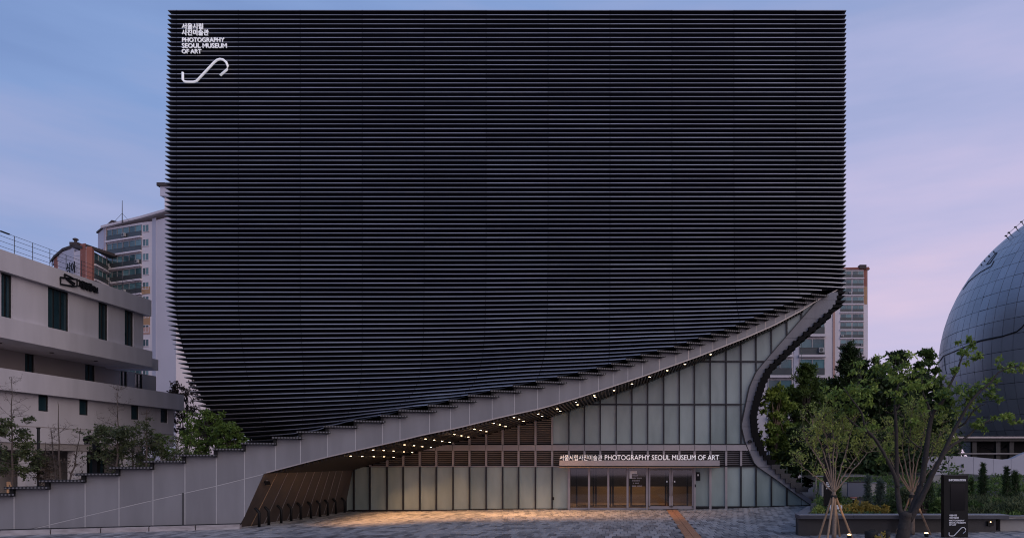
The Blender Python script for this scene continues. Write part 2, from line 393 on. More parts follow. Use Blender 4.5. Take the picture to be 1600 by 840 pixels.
# dark wall behind the fins
m = MB(); rows = []
for z, c in core_rows:
    r = [Vector((c[0].x, DF+28, 0))]+c
    rows.append([Vector((q.x, q.y, z)) for q in r])
rows.append([Vector((q.x, q.y, -.2 if q.x < -17.2 else q.z-.02)) for q in rows[-1]])
for r in rows: m.v += [tuple(q) for q in r]
nn_ = len(rows[0])
for a in range(len(rows)-1):
    for b in range(nn_-1):
        m.f.append((a*nn_+b, a*nn_+b+1, (a+1)*nn_+b+1, (a+1)*nn_+b)); m.m.append(0)
obj('core_wall', m, M['core'], museum)
m = MB(); m.quad((XLW+.36, DF+.36, zk(0)-.03), (XRW-.36, DF+.36, zk(0)-.03), (XRW-.36, DF+28, zk(0)-.03), (XLW+.36, DF+28, zk(0)-.03)); obj('roof', m, M['core'], museum)
m = MB(); m.box(((XLW+XRW)/2, DF+.4, zk(0)+.02), (XRW-XLW-.6, .5, .12)); obj('parapet', m, M['fin'], museum)
m = MB(); m.quad((XLW+.4, DF+28, -.2), (XRW-.4, DF+28, -.2), (XRW-.4, DF+28, zk(0)), (XLW+.4, DF+28, zk(0))); obj('rear_wall', m, M['core'], museum)

# ---- grey band: stepped panels, caps, pale joints, slanting lower joint
def joint_strip(a, b, wd=.035):
    a, b = Vector(a), Vector(b); d = (b-a).normalized(); s = d.cross(BN).normalized()*wd/2; o = BN*.006
    m = MB(); m.prism([a-s+o, b-s+o, b+s+o, a+s+o], BN*-.03); return m
def on_band(X, z): return Vector((X, B0+B1*X, z))
for k in range(63, 106):
    xa, xb = band_at(J[k+1]).x, band_at(J[k]).x
    ztop = zk(k)-.11
    za, zb = zs(xa), zs(xb)
    ga, gb = gz(xa)-.2, gz(xb)-.2
    gap = .006
    def panel(pts, name='band_panel'):
        mm = MB(); mm.prism([on_band(x, z) for x, z in pts], BN*-.10); return obj(name, mm, M['band'], museum)
    if xb > -15.3:
        if xa >= -15.3:
            panel([(xa+gap, za), (xb-gap, zb), (xb-gap, ztop), (xa+gap, ztop)])
        else:
            panel([(xa+gap, za), (-15.3, zs(-15.3)), (xb-gap, zb), (xb-gap, ztop), (xa+gap, ztop)])
            panel([(xa+gap, .38), (-15.30, zs(-15.3)-.03), (xa+gap, za-.02)])
    elif k == 97:
        panel([(xa+gap, za+.01), (xb-gap, zb+.01), (xb-gap, ztop), (xa+gap, ztop)])
        panel([(xa+gap, ga), (-16.31, ga), (xb-gap, .34), (xb-gap, zb-.02), (xa+gap, za-.02)])
    elif za > ga+.05 or zb > gb+.05:
        panel([(xa+gap, max(za, ga)+.01), (xb-gap, max(zb, gb)+.01), (xb-gap, ztop), (xa+gap, ztop)])
        panel([(xa+gap, ga), (xb-gap, gb), (xb-gap, max(zb-.02, gb+.01)), (xa+gap, max(za-.02, ga+.01))])
    else: panel([(xa+gap, ga), (xb-gap, gb), (xb-gap, ztop), (xa+gap, ztop)])
    jm = joint_strip(on_band(xb, (zb if xb > -15.3 else .36 if k == 97 else gb)), on_band(xb, ztop-.02), .030 if k > 74 else .02)
    obj('panel_joint', jm, M['joint'] if k > 78 else M['steel'], museum)
    # cap: vented board on top of the step, ending a little past the joint
    a = band_at(capL(k), .30); b = band_at(capR[k], .30)
    if k >= 98: a = band_at(J[k+1]-16, .30)
    mm = MB(); z = zk(k)
    A, Bp = Vector((a.x, a.y, z-.11)), Vector((b.x, b.y, z-.11)); inn = -BN*(1.0 if k < 97 else .62)
    mm.mi = 0
    u_ = (Bp-A).normalized()
    mm.prism([A, Bp+u_*-.0, Bp+inn*.4-u_*.1, Bp+inn-u_*.3, A+inn], (0, 0, .09))
    o = obj('fin_cap', mm, M['black'], museum)
    mm = MB(); mm.prism([A+BN*.012+Vector((0, 0, .018)), Bp+BN*.012+Vector((0, 0, .018)), Bp+BN*.0+Vector((0, 0, .02)), A+Vector((0, 0, .02))], (0, 0, .055)); obj('vent_strip', mm, M['vent'], o)
    # dark riser below the cap's free end
    mm = MB(); q = on_band(xa, 0)
    mm.box((q.x-.0, q.y-.03, zk(k)-.24), (.12, .3, .30), math.atan(B1)); obj('riser_post', mm, M['black'], museum)
# slanting joint
m = MB()
pts = [(x, z) for x, z in ZS if -23.4 < x <= -15.2]
for (x0, z0), (x1, z1) in zip(pts, pts[1:]):
    j = joint_strip(on_band(x0, z0-.01), on_band(x1, z1-.01), .028); i = len(m.v); m.v += j.v; m.f += [tuple(q+i for q in f) for f in j.f]; m.m += j.m
obj('slanting_joint', m, M['joint'], museum)
# recessed dark groove in one of the joints
q = on_band(band_at(287.5).x, 0); m = MB(); m.box((q.x-.03, q.y-.012, .62), (.07, .03, 1.55), math.atan(B1)); obj('service_slot', m, M['darkjoint'], museum)
# dark backing behind band and fins
m = MB(); xs = np.linspace(-15.2, 12.3, 60)
for x0, x1 in zip(xs, xs[1:]):
    k0, k1 = kb(x0), kb(x1)
    bo = .55
    m.quad((x0, B0+B1*x0+bo, zs(x0)+.04), (x1, B0+B1*x1+bo, zs(x1)+.04), (x1, B0+B1*x1+bo, zk(k1)+.02), (x0, B0+B1*x0+bo, zk(k0)+.02))
obj('backing_sheet', m, M['core'], museum)
# edge flashing of the band's lower edge
m = MB()
for x0, x1 in zip(xs, xs[1:]):
    a, b = on_band(x0, zs(x0)), on_band(x1, zs(x1))
    m.prism([a+BN*.015, b+BN*.015, b+BN*.015+Vector((0, 0, .05)), a+BN*.015+Vector((0, 0, .05))], BN*-.2)
obj('edge_flashing', m, M['steel'], museum)
# soffit and its slats
GL = DF                                                     # plane of the glazing
m = MB()
for x0, x1 in zip(xs, xs[1:]):
    if x0 > 10.6: break
    m.quad((x0, B0+B1*x0+.12, zs(x0)+.03), (x1, B0+B1*x1+.12, zs(x1)+.03), (x1, GL+.1, zs(x1)+.03), (x0, GL+.1, zs(x0)+.03))
obj('soffit', m, M['soffit'], museum)
X = -14.9
while X < 10.2:
    y0 = B0+B1*X+.2
    mm = MB(); sl = math.atan2(zs(X+.1)-zs(X-.1), .2)
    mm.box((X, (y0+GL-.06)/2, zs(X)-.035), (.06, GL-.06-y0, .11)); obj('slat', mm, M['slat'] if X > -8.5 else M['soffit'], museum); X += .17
# ---- leaning brown wall on the left of the entrance court
bf0, bf1 = Vector((-16.35, 29.75, -.2)), Vector((-15.25, 30.15, 2.17))
bb0, bb1 = Vector((-15.45, GL, -.2)), Vector((-14.9, GL, 2.36))
fr = [0, .115, .215, .315, .41, .50, .59, .68, .765, .85, 1.0]
for a, b in zip(fr, fr[1:]):
    e = .0035
    p0, p1 = bf0.lerp(bb0, a+e), bf0.lerp(bb0, b-e); q0, q1 = bf1.lerp(bb1, a+e), bf1.lerp(bb1, b-e)
    m = MB(); m.prism([p0, p1, q1, q0], (-.12, 0, .0)); obj('cladding_panel', m, M['brown'], museum)
    p1, q1 = bf0.lerp(bb0, b), bf1.lerp(bb1, b); d = Vector((0, .022, 0))
    if b < 1:
        m = MB(); m.prism([p1-d, p1+d, q1+d, q1-d], (.012, 0, 0)); obj('panel_joint', m, M['stake'] if a < .1 else M['steel'], museum)
q = bf1.lerp(bb1, .05); m = MB(); m.box((q.x-.16, q.y, 1.82), (.03, .42, .34), 0, Matrix.Rotation(-.38, 3, 'Y')); pl = obj('plaque', m, M['black'], museum)
m = MB(); m.box((q.x-.12, q.y-.05, 1.86), (.012, .14, .05), 0, Matrix.Rotation(-.38, 3, 'Y')); obj('plaque_symbol', m, M['steel'], pl)

# ---- right hand wing: grey edge strip with fins behind it
SL = [(1278, 469), (1216, 540), (1182, 580), (1171, 605), (1158.6, 665), (1165, 691.7), (1180, 725.7), (1211, 747), (1242, 770.6), (1268, 789), (1272, 796)]
SR = [(1311, 455.5), (1306, 474.6), (1295, 486), (1270, 508.6), (1244, 531), (1197, 577), (1186, 599), (1176.5, 630), (1172.5, 648), (1174.7, 676), (1186, 704), (1211, 733.4), (1233, 753.6), (1251, 769), (1272, 783), (1274, 796)]
YS = GL-.16
def conv(t): return [(at(x, y, YS).z, at(x, y, YS).x) for x, y in t][::-1]
SLz, SRz = conv(SL), conv(SR)
def xsl(z): return lerp(SLz, z)
def xsr(z): return lerp(SRz, z)
cuts = [-.05, 1.2, 2.35, 3.3, 4.6, 6.0, 7.2, 8.3, 9.5, 10.6, at(0, 468, YS).z]
for a, b in zip(cuts, cuts[1:]):
    zz_ = np.linspace(a+.008, b-.008, 7)
    m = MB(); m.prism([(xsl(z), YS, z) for z in zz_]+[(xsr(z), YS, z) for z in zz_[::-1]], (0, .6, 0)); obj('strip_panel', m, M['band'], museum)
a, b = at(0, 468, YS).z, at(0, 456, YS).z
m = MB(); m.prism([(xsl(a), YS, a), (xsr(a), YS, a), (xsr(b), YS, b), (at(1300, 456, YS).x, YS, b)], (0, .6, 0)); obj('strip_panel', m, M['band'], museum)
m = MB()
pz = np.linspace(.0, at(0, 470, YS).z, 50)
for a, b in zip(pz, pz[1:]):
    m.prism([(xsl(a)-.045, YS-.012, a), (xsl(a)+.01, YS-.012, a), (xsl(b)+.01, YS-.012, b), (xsl(b)-.045, YS-.012, b)], (0, .15, 0))
obj('edge_trim', m, M['mull'], museum)
for k in range(62, 106):
    z = zk(k); py = CY-(z-H)*F/YS
    low = max(0, py-712)/70
    xi = min(xsr(max(z-.08, .02)), 12.25)-.05; xo = xi+.47+.42*low
    if k < 66: xo = max(xo, 12.62-.10*max(0, k-61)) if k < 64 else xo+.12
    mm = MB(); dep = 9 if k < 99 else max(1.2, 9-(k-98)*1.3)
    YF = YS-.20 if k > 66 else YS-.02; mm.ab((xi, YF, z-.16), (xo-.14, YS+dep, z)); mm.prism([(xo-.14, YF, z), (xo, YF, z), (xo-.14, YF, z-.15)], (0, dep+.2, 0))
    if k > 66: mm.ab((xi+.004, YF+.004, z-DZ-.004), (xo-.10, YS+dep, z-.10))
    o = obj('stair_fin', mm, M['stair'] if k < 100 else M['concrete_dark_shaded'], museum)
# wall of the curved flank
m = MB(); pz = np.linspace(-.1, zk(60), 60)
for a, b in zip(pz, pz[1:]):
    m.quad((min(xsr(a), 12.2)-.03, YS+.5, a), (min(xsr(b), 12.2)-.03, YS+.5, b), (min(xsr(b), 12.2)-.03, DF+28, b), (min(xsr(a), 12.2)-.03, DF+28, a))
obj('flank_wall', m, M['core'], museum)
m = MB(); m.quad((XRW-.36, DF+.4, zk(63)), (XRW-.36, DF+28, zk(63)), (XRW-.36, DF+28, zk(0)), (XRW-.36, DF+.4, zk(0))); obj('side_wall', m, M['core'], museum)
# small lamp on the strip
q = at(1171.5, 690, YS-.06); m = MB(); m.box(q, (.2, .14, .09)); m.tube([q+Vector((-.1, -.02, .05)), q+Vector((0, -.04, .1)), q+Vector((.12, -.02, .04))], .025, 6); obj('strip_lamp', m, M['black'], museum)

# ---- glazing
mx_low = [541, 553.8, 578.7, 605.5, 630.6, 656.5, 682.2, 708.4, 734, 760, 785.7, 810.6, 837, 863, 889, 913.4, 938, 963, 987.4, 1012, 1037, 1061.4, 1085, 1109.7, 1134.3, 1157.5, 1181, 1205, 1229, 1252, 1274]
def gx(px): return (px-CX)*GL/F
def gzz(py): return H+(CY-py)*GL/F
def xmid(z): return .5*(xsl(max(z, .02))+xsr(max(z, .02)))
def pane(x0, x1, z0, z1, name='glass_panel', mt='frost', y=GL, gap=.02, th=.06):
    x0 += gap; x1 -= gap; z0 += gap; z1 -= gap
    zl, zr = min(z1, zs(x0)-.0), min(z1, zs(x1)-.0)
    if max(zl, zr) < z0+.05: return None
    zl = max(zl, z0+.01); zr = max(zr, z0+.01)
    zz_ = np.linspace(z0, zr, 7); right = [(max(x0+.01, min(x1, xmid(z))), z) for z in zz_]
    if max(q[0] for q in right) < x0+.06: return None
    if right[-1][0] < x1: zl2 = [(x0, zl)]
    else:
        xm = (x0+x1)/2; zl2 = [(xm, max(z0+.01, min(z1, zs(xm)))), (x0, zl)]
    m = MB(); m.prism([(x, y, z) for x, z in [(x0, z0)]+right+zl2], (0, th, 0)); return obj(name, m, M[mt], museum)
rowz = [(gzz(728.5), .0), (gzz(704), gzz(726.5)), (gzz(631.4), gzz(693.5)), (gzz(564.6), gzz(631.4)), (gzz(440), gzz(564.6))]
ENT0, ENT1 = 889.5, 1085                                     # the clear entrance
def mullion(x, z0, z1, mt='mull', wd=.07, y=GL-.03, dp=.16):
    m = MB(); m.box((x, y, (z0+z1)/2), (wd, dp, z1-z0)); return obj('mullion', m, M[mt], museum)
for a, b in zip(mx_low, mx_low[1:]):
    x0, x1 = gx(a), gx(b); xm = (x0+x1)/2
    if not (ENT0-2 < (a+b)/2 < ENT1+2): pane(x0, x1, gz(xm)+.03, rowz[0][0])
    if a > 860:
        for z1, z0 in (rowz[2][::-1], rowz[3][::-1], rowz[4][::-1]):
            pane(x0, x1, z1, z0)
    # louvre bays
    for (zb, zt), first, last in (((gzz(726.5), gzz(704)), 577, 1180), ((gzz(693), gzz(651)), 685, 862)):
        if a < first-2 or b > last+26 or (zt > 4.2 and b > 866): continue
        if zb > min(zs(x0), zs(x1))-.1 and zb > max(zs(x0), zs(x1))-.15: continue
        m = MB(); m.mi = 0; n = max(4, int((zt-zb)/.105))
        for i in range(n):
            z = zb+(i+.5)*(zt-zb)/n
            xa, xb = x0+.05, min(x1-.05, xmid(z))
            while xa < xb-.05 and zs(xa) < z+.08: xa += .06
            if xa >= xb-.05: continue
            m.box(((xa+xb)/2, GL+.0, z), (xb-xa, .09, .042), 0, Matrix.Rotation(.5, 3, 'X'))
        if m.v: obj('louvre', m, M['louvre'], museum)
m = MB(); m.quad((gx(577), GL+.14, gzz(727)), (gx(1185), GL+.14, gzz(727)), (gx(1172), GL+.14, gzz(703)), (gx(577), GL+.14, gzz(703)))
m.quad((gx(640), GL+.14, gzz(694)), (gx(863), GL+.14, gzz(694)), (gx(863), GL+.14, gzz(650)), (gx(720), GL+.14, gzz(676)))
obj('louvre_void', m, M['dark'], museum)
for px in mx_low:
    x = gx(px); zt = zs(x)
    ztop_low = min(rowz[0][0], zt)
    if not (ENT0+3 < px < ENT1-3) and x < xsl(.8)+.1:
        t_ = ztop_low
        for z in np.linspace(0, ztop_low, 12):
            if xsl(max(z, .02)) < x: t_ = z; break
        if t_ > .1: mullion(x, gz(x), t_, 'mull' if px < ENT0-1 or px > ENT1+60 else 'steel', .075 if px < ENT0-1 or px > ENT1+60 else .13)
    if zt > gzz(727) and px < 1178:
        mullion(x, gzz(727), min(gzz(703), zt), 'beam', .11, GL-.04)
    if 684 < px < 870 and zt > gzz(693): mullion(x, gzz(694), min(gzz(651), zt), 'beam', .11, GL-.04)
    if px > 860:
        z0 = gzz(693.5)
        if zt > z0:
            zz_ = [z for z in np.linspace(z0, zt, 60) if x < xmid(z)-.05]
            if zz_: mullion(x, max(z0, min(zz_)), max(zz_))
def hbar(px0, px1, py, hh, mt, dp=.18, y=GL-.03, name='transom'):
    m = MB(); m.box(((gx(px0)+gx(px1))/2, y, gzz(py)), (gx(px1)-gx(px0), dp, hh)); return obj(name, m, M[mt], museum)
hbar(578, 1172, 699.2, .32, 'beam', .22, GL-.06, 'spandrel_beam')
m = MB()
for px in mx_low[2:25]:
    m.box((gx(px)-.0, GL-.175, gzz(699.2)), (.02, .012, .30))
obj('spandrel_joint', m, M['darkjoint'], museum)
hbar(578, 889, 728, .05, 'steel'); hbar(1085, 1182, 728, .05, 'mull')
hbar(913, 1158, 631.4, .075, 'mull'); hbar(1085, 1196, 564.6, .075, 'mull'); hbar(863, 1164, 693.6, .06, 'mull')
hbar(545, 890, 796.5, .07, 'mull', .14, GL-.02, 'base_rail')
m = MB(); m.box(((gx(1085)+gx(1270))/2, GL-.02, gz(9)-.04), (gx(1270)-gx(1085), .14, .12)); obj('base_rail', m, M['mull'], museum)
for px in (1164.5,):                                       # edge trims of glass meeting the wing
    pass
# back wall behind the frosted glass (keeps daylight out)
m = MB()
m.quad((gx(545), GL+.35, -.2), (gx(889), GL+.35, -.2), (gx(889), GL+.35, 2.6), (gx(545), GL+.35, 2.6))
pz = np.linspace(-.1, 2.6, 12)
for a, b in zip(pz, pz[1:]): m.quad((gx(1085), GL+.35, a), (xmid(a), GL+.35, a), (xmid(b), GL+.35, b), (gx(1085), GL+.35, b))
xs2 = np.linspace(gx(545), gx(1168), 40)
for x0, x1 in zip(xs2, xs2[1:]):
    m.quad((x0, GL+.35, 2.6), (x1, GL+.35, 2.6), (x1, GL+.35, max(2.61, zs(x1)+.1)), (x0, GL+.35, max(2.61, zs(x0)+.1)))
pz = np.linspace(gzz(690), gzz(475), 40)
x0 = gx(1140)
for a, b in zip(pz, pz[1:]):
    m.quad((x0, GL+.36, a), (max(x0, xmid(a)), GL+.36, a), (max(x0, xmid(b)), GL+.36, b), (x0, GL+.36, b))
obj('liner_wall', m, M['dark'], museum)

# ---- entrance
e0, e1 = gx(889.5), gx(1085); zt = gzz(729.5)
ex = [gx(v) for v in (889.5, 920.5, 950.5, 980.5, 1011)]
dx = [gx(1013), gx(1048.5), gx(1084)]
for x in ex+[gx(1085)]: mullion(x, 0, zt, 'steel', .11, GL-.05, .2)
for a, b in zip(ex, ex[1:]):
    m = MB(); m.box(((a+b)/2, GL, zt/2), (b-a-.12, .02, zt-.08)); obj('entrance_pane', m, M['doorglass'], museum)
    m = MB(); m.box(((a+b)/2, GL-.02, .045), (b-a-.11, .09, .09)); obj('bottom_rail', m, M['steel'], museum)
for a, b, s in ((dx[0], dx[1], 1), (dx[1], dx[2], -1)):
    m = MB(); g = .015; a += g; b -= g
    m.box(((a+b)/2, GL-.02, zt-.06), (b-a, .06, .10)); m.box(((a+b)/2, GL-.02, .1), (b-a, .06, .16))
    for x in (a+.045, b-.045): m.box((x, GL-.02, zt/2), (.09, .06, zt-.24))
    dr = obj('door', m, M['steel'], museum)
    m = MB(); m.box(((a+b)/2, GL-.02, zt/2), (b-a-.18, .016, zt-.3)); obj('door_pane', m, M['doorglass'], dr)
    hx = b-.06 if s > 0 else a+.06
    m = MB(); m.tube([(hx, GL-.14, .75), (hx, GL-.14, 1.55)], .018, 8)
    for z in (.8, 1.5): m.tube([(hx, GL-.14, z), (hx, GL-.04, z)], .012, 6)
    obj('door_handle', m, M['steel'], dr, smooth=True)
    m = MB(); m.box((hx+(-.16 if s > 0 else .12), GL-.05, 1.55), (.07, .02, .09)); obj('sticker', m, M['white'], dr)
# notice on the fourth pane: white sheet and lettering
q = (ex[3]+.09, GL-.016)
m = MB(); m.ab((q[0]+.02, q[1]-.004, zt-.62), (q[0]+.15, q[1]+.0, zt-.20)); m.ab((q[0]+.15, q[1]-.004, zt-.36), (q[0]+.44, q[1], zt-.20)); obj('notice', m, M['white'], museum)
for i, (wd, zc) in enumerate(((.34, .46), (.56, .60), (.44, .74), (.40, .88), (.60, 1.04))):
    mm = MB(); n = int(wd/.055)
    for j in range(n):
        if rnd.random() < .85: mm.box((q[0]+.18+j*.055, q[1]-.003, zt-zc), (.036, .004, .05+.03*rnd.random()))
    obj('notice_lettering', mm, M['steel'], museum)
# intercoms
m = MB(); m.box((gx(1090), GL-.06, gzz(739)), (.22, .05, .16)); obj('card_reader', m, M['black'], museum)
m = MB(); m.box((gx(1090.5), GL-.06, gzz(744.5)), (.24, .06, .40)); ic = obj('intercom', m, M['black'], museum)
m = MB(); m.box((gx(1090.5), GL-.094, gzz(741.5)), (.08, .012, .10)); obj('intercom_camera', m, M['white'], ic)
m = MB(); m.box((gx(1086), GL-.15, gzz(758)), (.06, .05, .16)); obj('door_button', m, M['black'], museum)
m = MB(); m.box((gx(864.5), GL-.14, gzz(778)), (.12, .07, .17)); obj('wall_socket', m, M['black'], museum)
# canopy with standing letters
ca, cb = at(874, 720, 37.9), at(1124.5, 720, 37.9); zc0, zc1 = at(0, 729, 37.9).z, at(0, 718.8, 37.9).z
m = MB(); m.ab((ca.x, 37.9, zc0), (cb.x, GL-.1, zc0+.06)); m.ab((ca.x, 37.9, zc0), (cb.x, 37.98, zc1)); m.ab((ca.x, 37.95, zc0), (ca.x+.06, GL-.1, zc1)); m.ab((cb.x-.06, 37.95, zc0), (cb.x, GL-.1, zc1))
can = obj('canopy', m, M['beam'], museum)
m = MB(); m.ab((ca.x, 37.885, zc0-.03), (cb.x, 37.95, zc0-.003)); obj('canopy_drip_edge', m, M['stake'], can)
def letters_at(body, px0, px1, py0, py1, D, parent, mt='letter', depth=.05, bold=0):
    a, b = at(px0, py1, D), at(px1, py0, D)
    return text(body, parent, M[mt], (a+b)/2, b.x-a.x, b.z-a.z, 'front', depth, bold)
letters_at('서울시립사진미술관', 874.5, 941, 710.2, 718.6, 37.95, can, bold=.0)
letters_at('PHOTOGRAPHY SEOUL MUSEUM OF ART', 945, 1123.5, 710.2, 718.0, 37.95, can, bold=.0)
# lobby behind the glass
m = MB(); m.quad((e0-.0, GL+.05, .012), (e1, GL+.05, .012), (e1+3, GL+8, .012), (e0-3, GL+8, .012)); obj('lobby_floor', m, M['lobby_floor'], museum)
m = MB(); m.quad((e0-3, GL+8, 0), (e1+3, GL+8, 0), (e1+3, GL+8, 2.8), (e0-3, GL+8, 2.8)); m.quad((e0-.02, GL+.06, 0), (e0-3, GL+8, 0), (e0-3, GL+8, 2.8), (e0-.02, GL+.06, 2.8)); m.quad((e1+.02, GL+.06, 0), (e1+3, GL+8, 0), (e1+3, GL+8, 2.8), (e1+.02, GL+.06, 2.8))
m.quad((e0-3, GL+8, 2.75), (e1+3, GL+8, 2.75), (e1, GL+.06, 2.75), (e0, GL+.06, 2.75)); obj('lobby_wall', m, M['lobby_wall'], museum)
m = MB(); m.ab((e0-1.2, GL+5.6, 0), (e1+1.0, GL+6.3, 1.05)); obj('reception_counter', m, M['lobby_wood'], museum)
for a, b in zip([gx(897), gx(929), gx(957), gx(987), gx(1015), gx(1048)], [gx(925), gx(953), gx(982), gx(1012), gx(1044), gx(1080)]):   # inner vestibule doors
    m = MB(); y = GL+2.2
    for x in (a, b): m.ab((x-.05, y, 0), (x+.05, y+.06, 2.3))
    m.ab((a, y, 0), (b, y+.06, .10)); m.ab((a, y, 2.2), (b, y+.06, 2.3)); obj('inner_door_frame', m, M['mull'], museum)
la = bpy.data.lights.new('lobby_light', 'AREA'); la.energy = 85; la.color = (1, .70, .42); la.size = 5; la.size_y = 3; la.shape = 'RECTANGLE'
lq = bpy.data.objects.new('lobby_light', la); col.objects.link(lq); lq.location = ((e0+e1)/2, GL+3.8, 2.7); 

# ---- wall sign on the fins
D_S = DF-.12
sign = empty('wall_sign', at(320, 85, D_S)); sign.parent = museum; sign.location = at(320, 85, D_S)-museum.location; WL[sign.name] = at(320, 85, D_S)
for body, a, b, c, d, bo in (('서울시립', 284.3, 317, 37, 46, .0), ('사진미술관', 284.3, 326, 46.6, 55.6, .0), ('PHOTOGRAPHY', 284.8, 350.4, 59.2, 66.0, .0), ('SEOUL MUSEUM', 284.4, 354.3, 68.2, 75.2, .0), ('OF ART', 284.2, 314.6, 77.2, 83.8, .0)):
    letters_at(body, a, b, c, d, D_S, sign, 'letter', .06, bo)
q0, q1 = at(285.6, 128.2, D_S-.03), at(356, 92.4, D_S-.03)
s_logo(sign, M['letter'], q0, q1.x-q0.x, q1.z-q0.z, .062)

# ---- downlights in the soffit
DLP = [(548, 711), (566, 711.5), (584, 712), (600, 712.3), (615, 713), (583, 701.5), (599.5, 702.5), (615, 703.3), (631, 704.5), (644, 705.5), (632, 693.5), (647, 694.8), (660, 696.5), (673.5, 697.5),
       (665, 684.3), (678.5, 686), (691, 688), (702.5, 689.5), (710, 677.5), (721, 679.5), (731.8, 681.5), (741.3, 669), (751, 670.8), (760, 673), (771.5, 660), (781, 662.3), (790, 665), (803, 651), (811, 653.8), (818, 656.8),
       (841, 645.6), (847, 648.9), (871, 637.6), (875.5, 641), (900, 627), (902.5, 631), (928.5, 615.5), (930, 619.5), (959.5, 609), (987.5, 598.8), (1015, 587.8), (1042.6, 576.8), (1070, 566.3), (1110.4, 549.8)]
dlm = None; ndl = 0
for px, py in DLP:
    # the point of the soffit seen through this pixel
    best = None
    for D in np.linspace(30.2, 39.2, 181):
        q = at(px, py, D)
        if q.y < B0+B1*q.x+.15: continue
        e = abs(q.z-(zs(q.x)-.09))
        if best is None or e < best[0]: best = (e, q.copy())
    if best is None: continue
    q = best[1]
    if best[0] > .35: continue
    z = zs(q.x)-.075
    m = MB(); m.lathe((q.x, q.y, z-.03), [(.07, 0), (.07, .06)], 10); o = obj('downlight', m, M['black'], museum)
    m = MB(); m.lathe((q.x, q.y, z-.042), [(.042, 0), (.047, .009)], 10); obj('lamp_lens', m, M['lamp'], o)
    if q.x < -1.5 or ndl % 2 == 0:
        sl = bpy.data.lights.new('downlight_beam', 'SPOT'); sl.energy = 210 if q.x < -6 else 290; sl.color = (1, .50, .21); sl.spot_size = math.radians(74); sl.spot_blend = .7; sl.shadow_soft_size = .06
        so = bpy.data.objects.new('downlight_beam', sl); col.objects.link(so); so.location = (q.x, q.y, z-.06); so.parent = None
    ndl += 1

# ================================================================== GROUND
def sheet(name, x0, x1, y0, y1, nx, ny, fz, mt, kind='structure'):
    m = MB()
    for j in range(ny+1):
        for i in range(nx+1):
            x = x0+(x1-x0)*i/nx; y = y0+(y1-y0)*j/ny; m.v.append((x, y, fz(x, y)))
    for j in range(ny):
        for i in range(nx):
            a = j*(nx+1)+i; m.f.append((a, a+1, a+nx+2, a+nx+1)); m.m.append(0)
    return tag(obj(name, m, M[mt], None, smooth=True), kind=kind)
m = MB(); m.quad((-900, -60, -.35), (900, -60, -.35), (900, 1500, -.35), (-900, 1500, -.35)); tag(obj('ground', m, M['ground'], recalc=False), kind='structure')
pave = sheet('pavement', -40, 40, 2, DF+.05, 80, 1, lambda x, y: gz(x)-.03, 'sand')
PW, PL = .28, .84
near, far = [], MB()
row = 0; y = 22.2
while y < DF-.12:
    x = -29.0+(PW/2 if row % 2 else 0)
    while x < 23:
        cx, cy = x+PW/2, y+PL/2
        px = CX+F*cx/cy
        inb = cy < B0+B1*cx-.2 if cx < -16.2 else True
        if inb and -40 < px < 1640 and not (abs(cx-2.83-.018*(cy-39)) < .30):
            near.append((cx, cy))
        x += PW
    y += PL; row += 1
near.sort(key=lambda q: (0 if (q[1] > 24.6 and -5 < CX+F*q[0]/q[1] < 1605) else 1, q[1]))
def paver_geo(mb, c, d, tx, ty):
    T = Matrix.Rotation(tx, 3, 'X') @ Matrix.Rotation(ty, 3, 'Y')
    i = len(mb.v); hx, hy = d[0]/2, d[1]/2; b = .010
    for (x, y, z) in ((-hx, -hy, -.05), (hx, -hy, -.05), (hx, hy, -.05), (-hx, hy, -.05), (-hx, -hy, -b), (hx, -hy, -b), (hx, hy, -b), (-hx, hy, -b), (-hx+b, -hy+b, 0), (hx-b, -hy+b, 0), (hx-b, hy-b, 0), (-hx+b, hy-b, 0)):
        q = T @ Vector((x, y, z)); mb.v.append((c[0]+q.x, c[1]+q.y, c[2]+q.z))
    for l0 in (0, 4):
        for k in range(4): mb.f.append((i+l0+k, i+l0+(k+1) % 4, i+l0+4+(k+1) % 4, i+l0+4+k)); mb.m.append(0)
    mb.f.append((i+8, i+9, i+10, i+11)); mb.m.append(0)
pm = None
for j, (x, y) in enumerate(near):
    tx, ty = rnd.gauss(0, .010), rnd.gauss(0, .010); z = gz(x)+rnd.gauss(0, .004)
    if j < 290:
        if pm is None:
            mb = MB(); paver_geo(mb, (0, 0, 0), (PW-.016, PL-.03), 0, 0)
            pm = bpy.data.meshes.new('paver'); pm.from_pydata(mb.v, [], mb.f); pm.materials.append(M['paver']); pm.update()
        o = bpy.data.objects.new('paver', pm); col.objects.link(o); o.parent = pave; o.location = Vector((x, y, z))-wloc(pave); o.rotation_euler = (tx, ty, 0)
    else: paver_geo(far, (x, y, z), (PW-.016, PL-.03), tx, ty)
tag(obj('paver_field', far, M['paver'], pave, recalc=False), kind='stuff')
# guiding strip for the blind: two rows of ribbed tiles
tp = tag(sheet('tactile_path', 2.2, 3.4, 2, 3, 1, 1, lambda x, y: -.06, 'sand'), kind='structure')
tms = []
mb = MB(); paver_geo(mb, (0, 0, 0), (.292, .292), 0, 0)
for i in range(4): mb.box((-.105+.07*i, 0, .003), (.032, .27, .008))
tm = bpy.data.meshes.new('tile'); tm.from_pydata(mb.v, [], mb.f); tm.materials.append(M['tactile']); tm.update()
y = 22.4
while y < DF-.3:
    for s in (-.15, .15):
        o = bpy.data.objects.new('tile', tm); col.objects.link(o); o.parent = tp; xx = 2.83+.018*(y-39)+s; o.location = Vector((xx, y, gz(xx)+.004+rnd.gauss(0, .0012)))-wloc(tp)
    y += .30
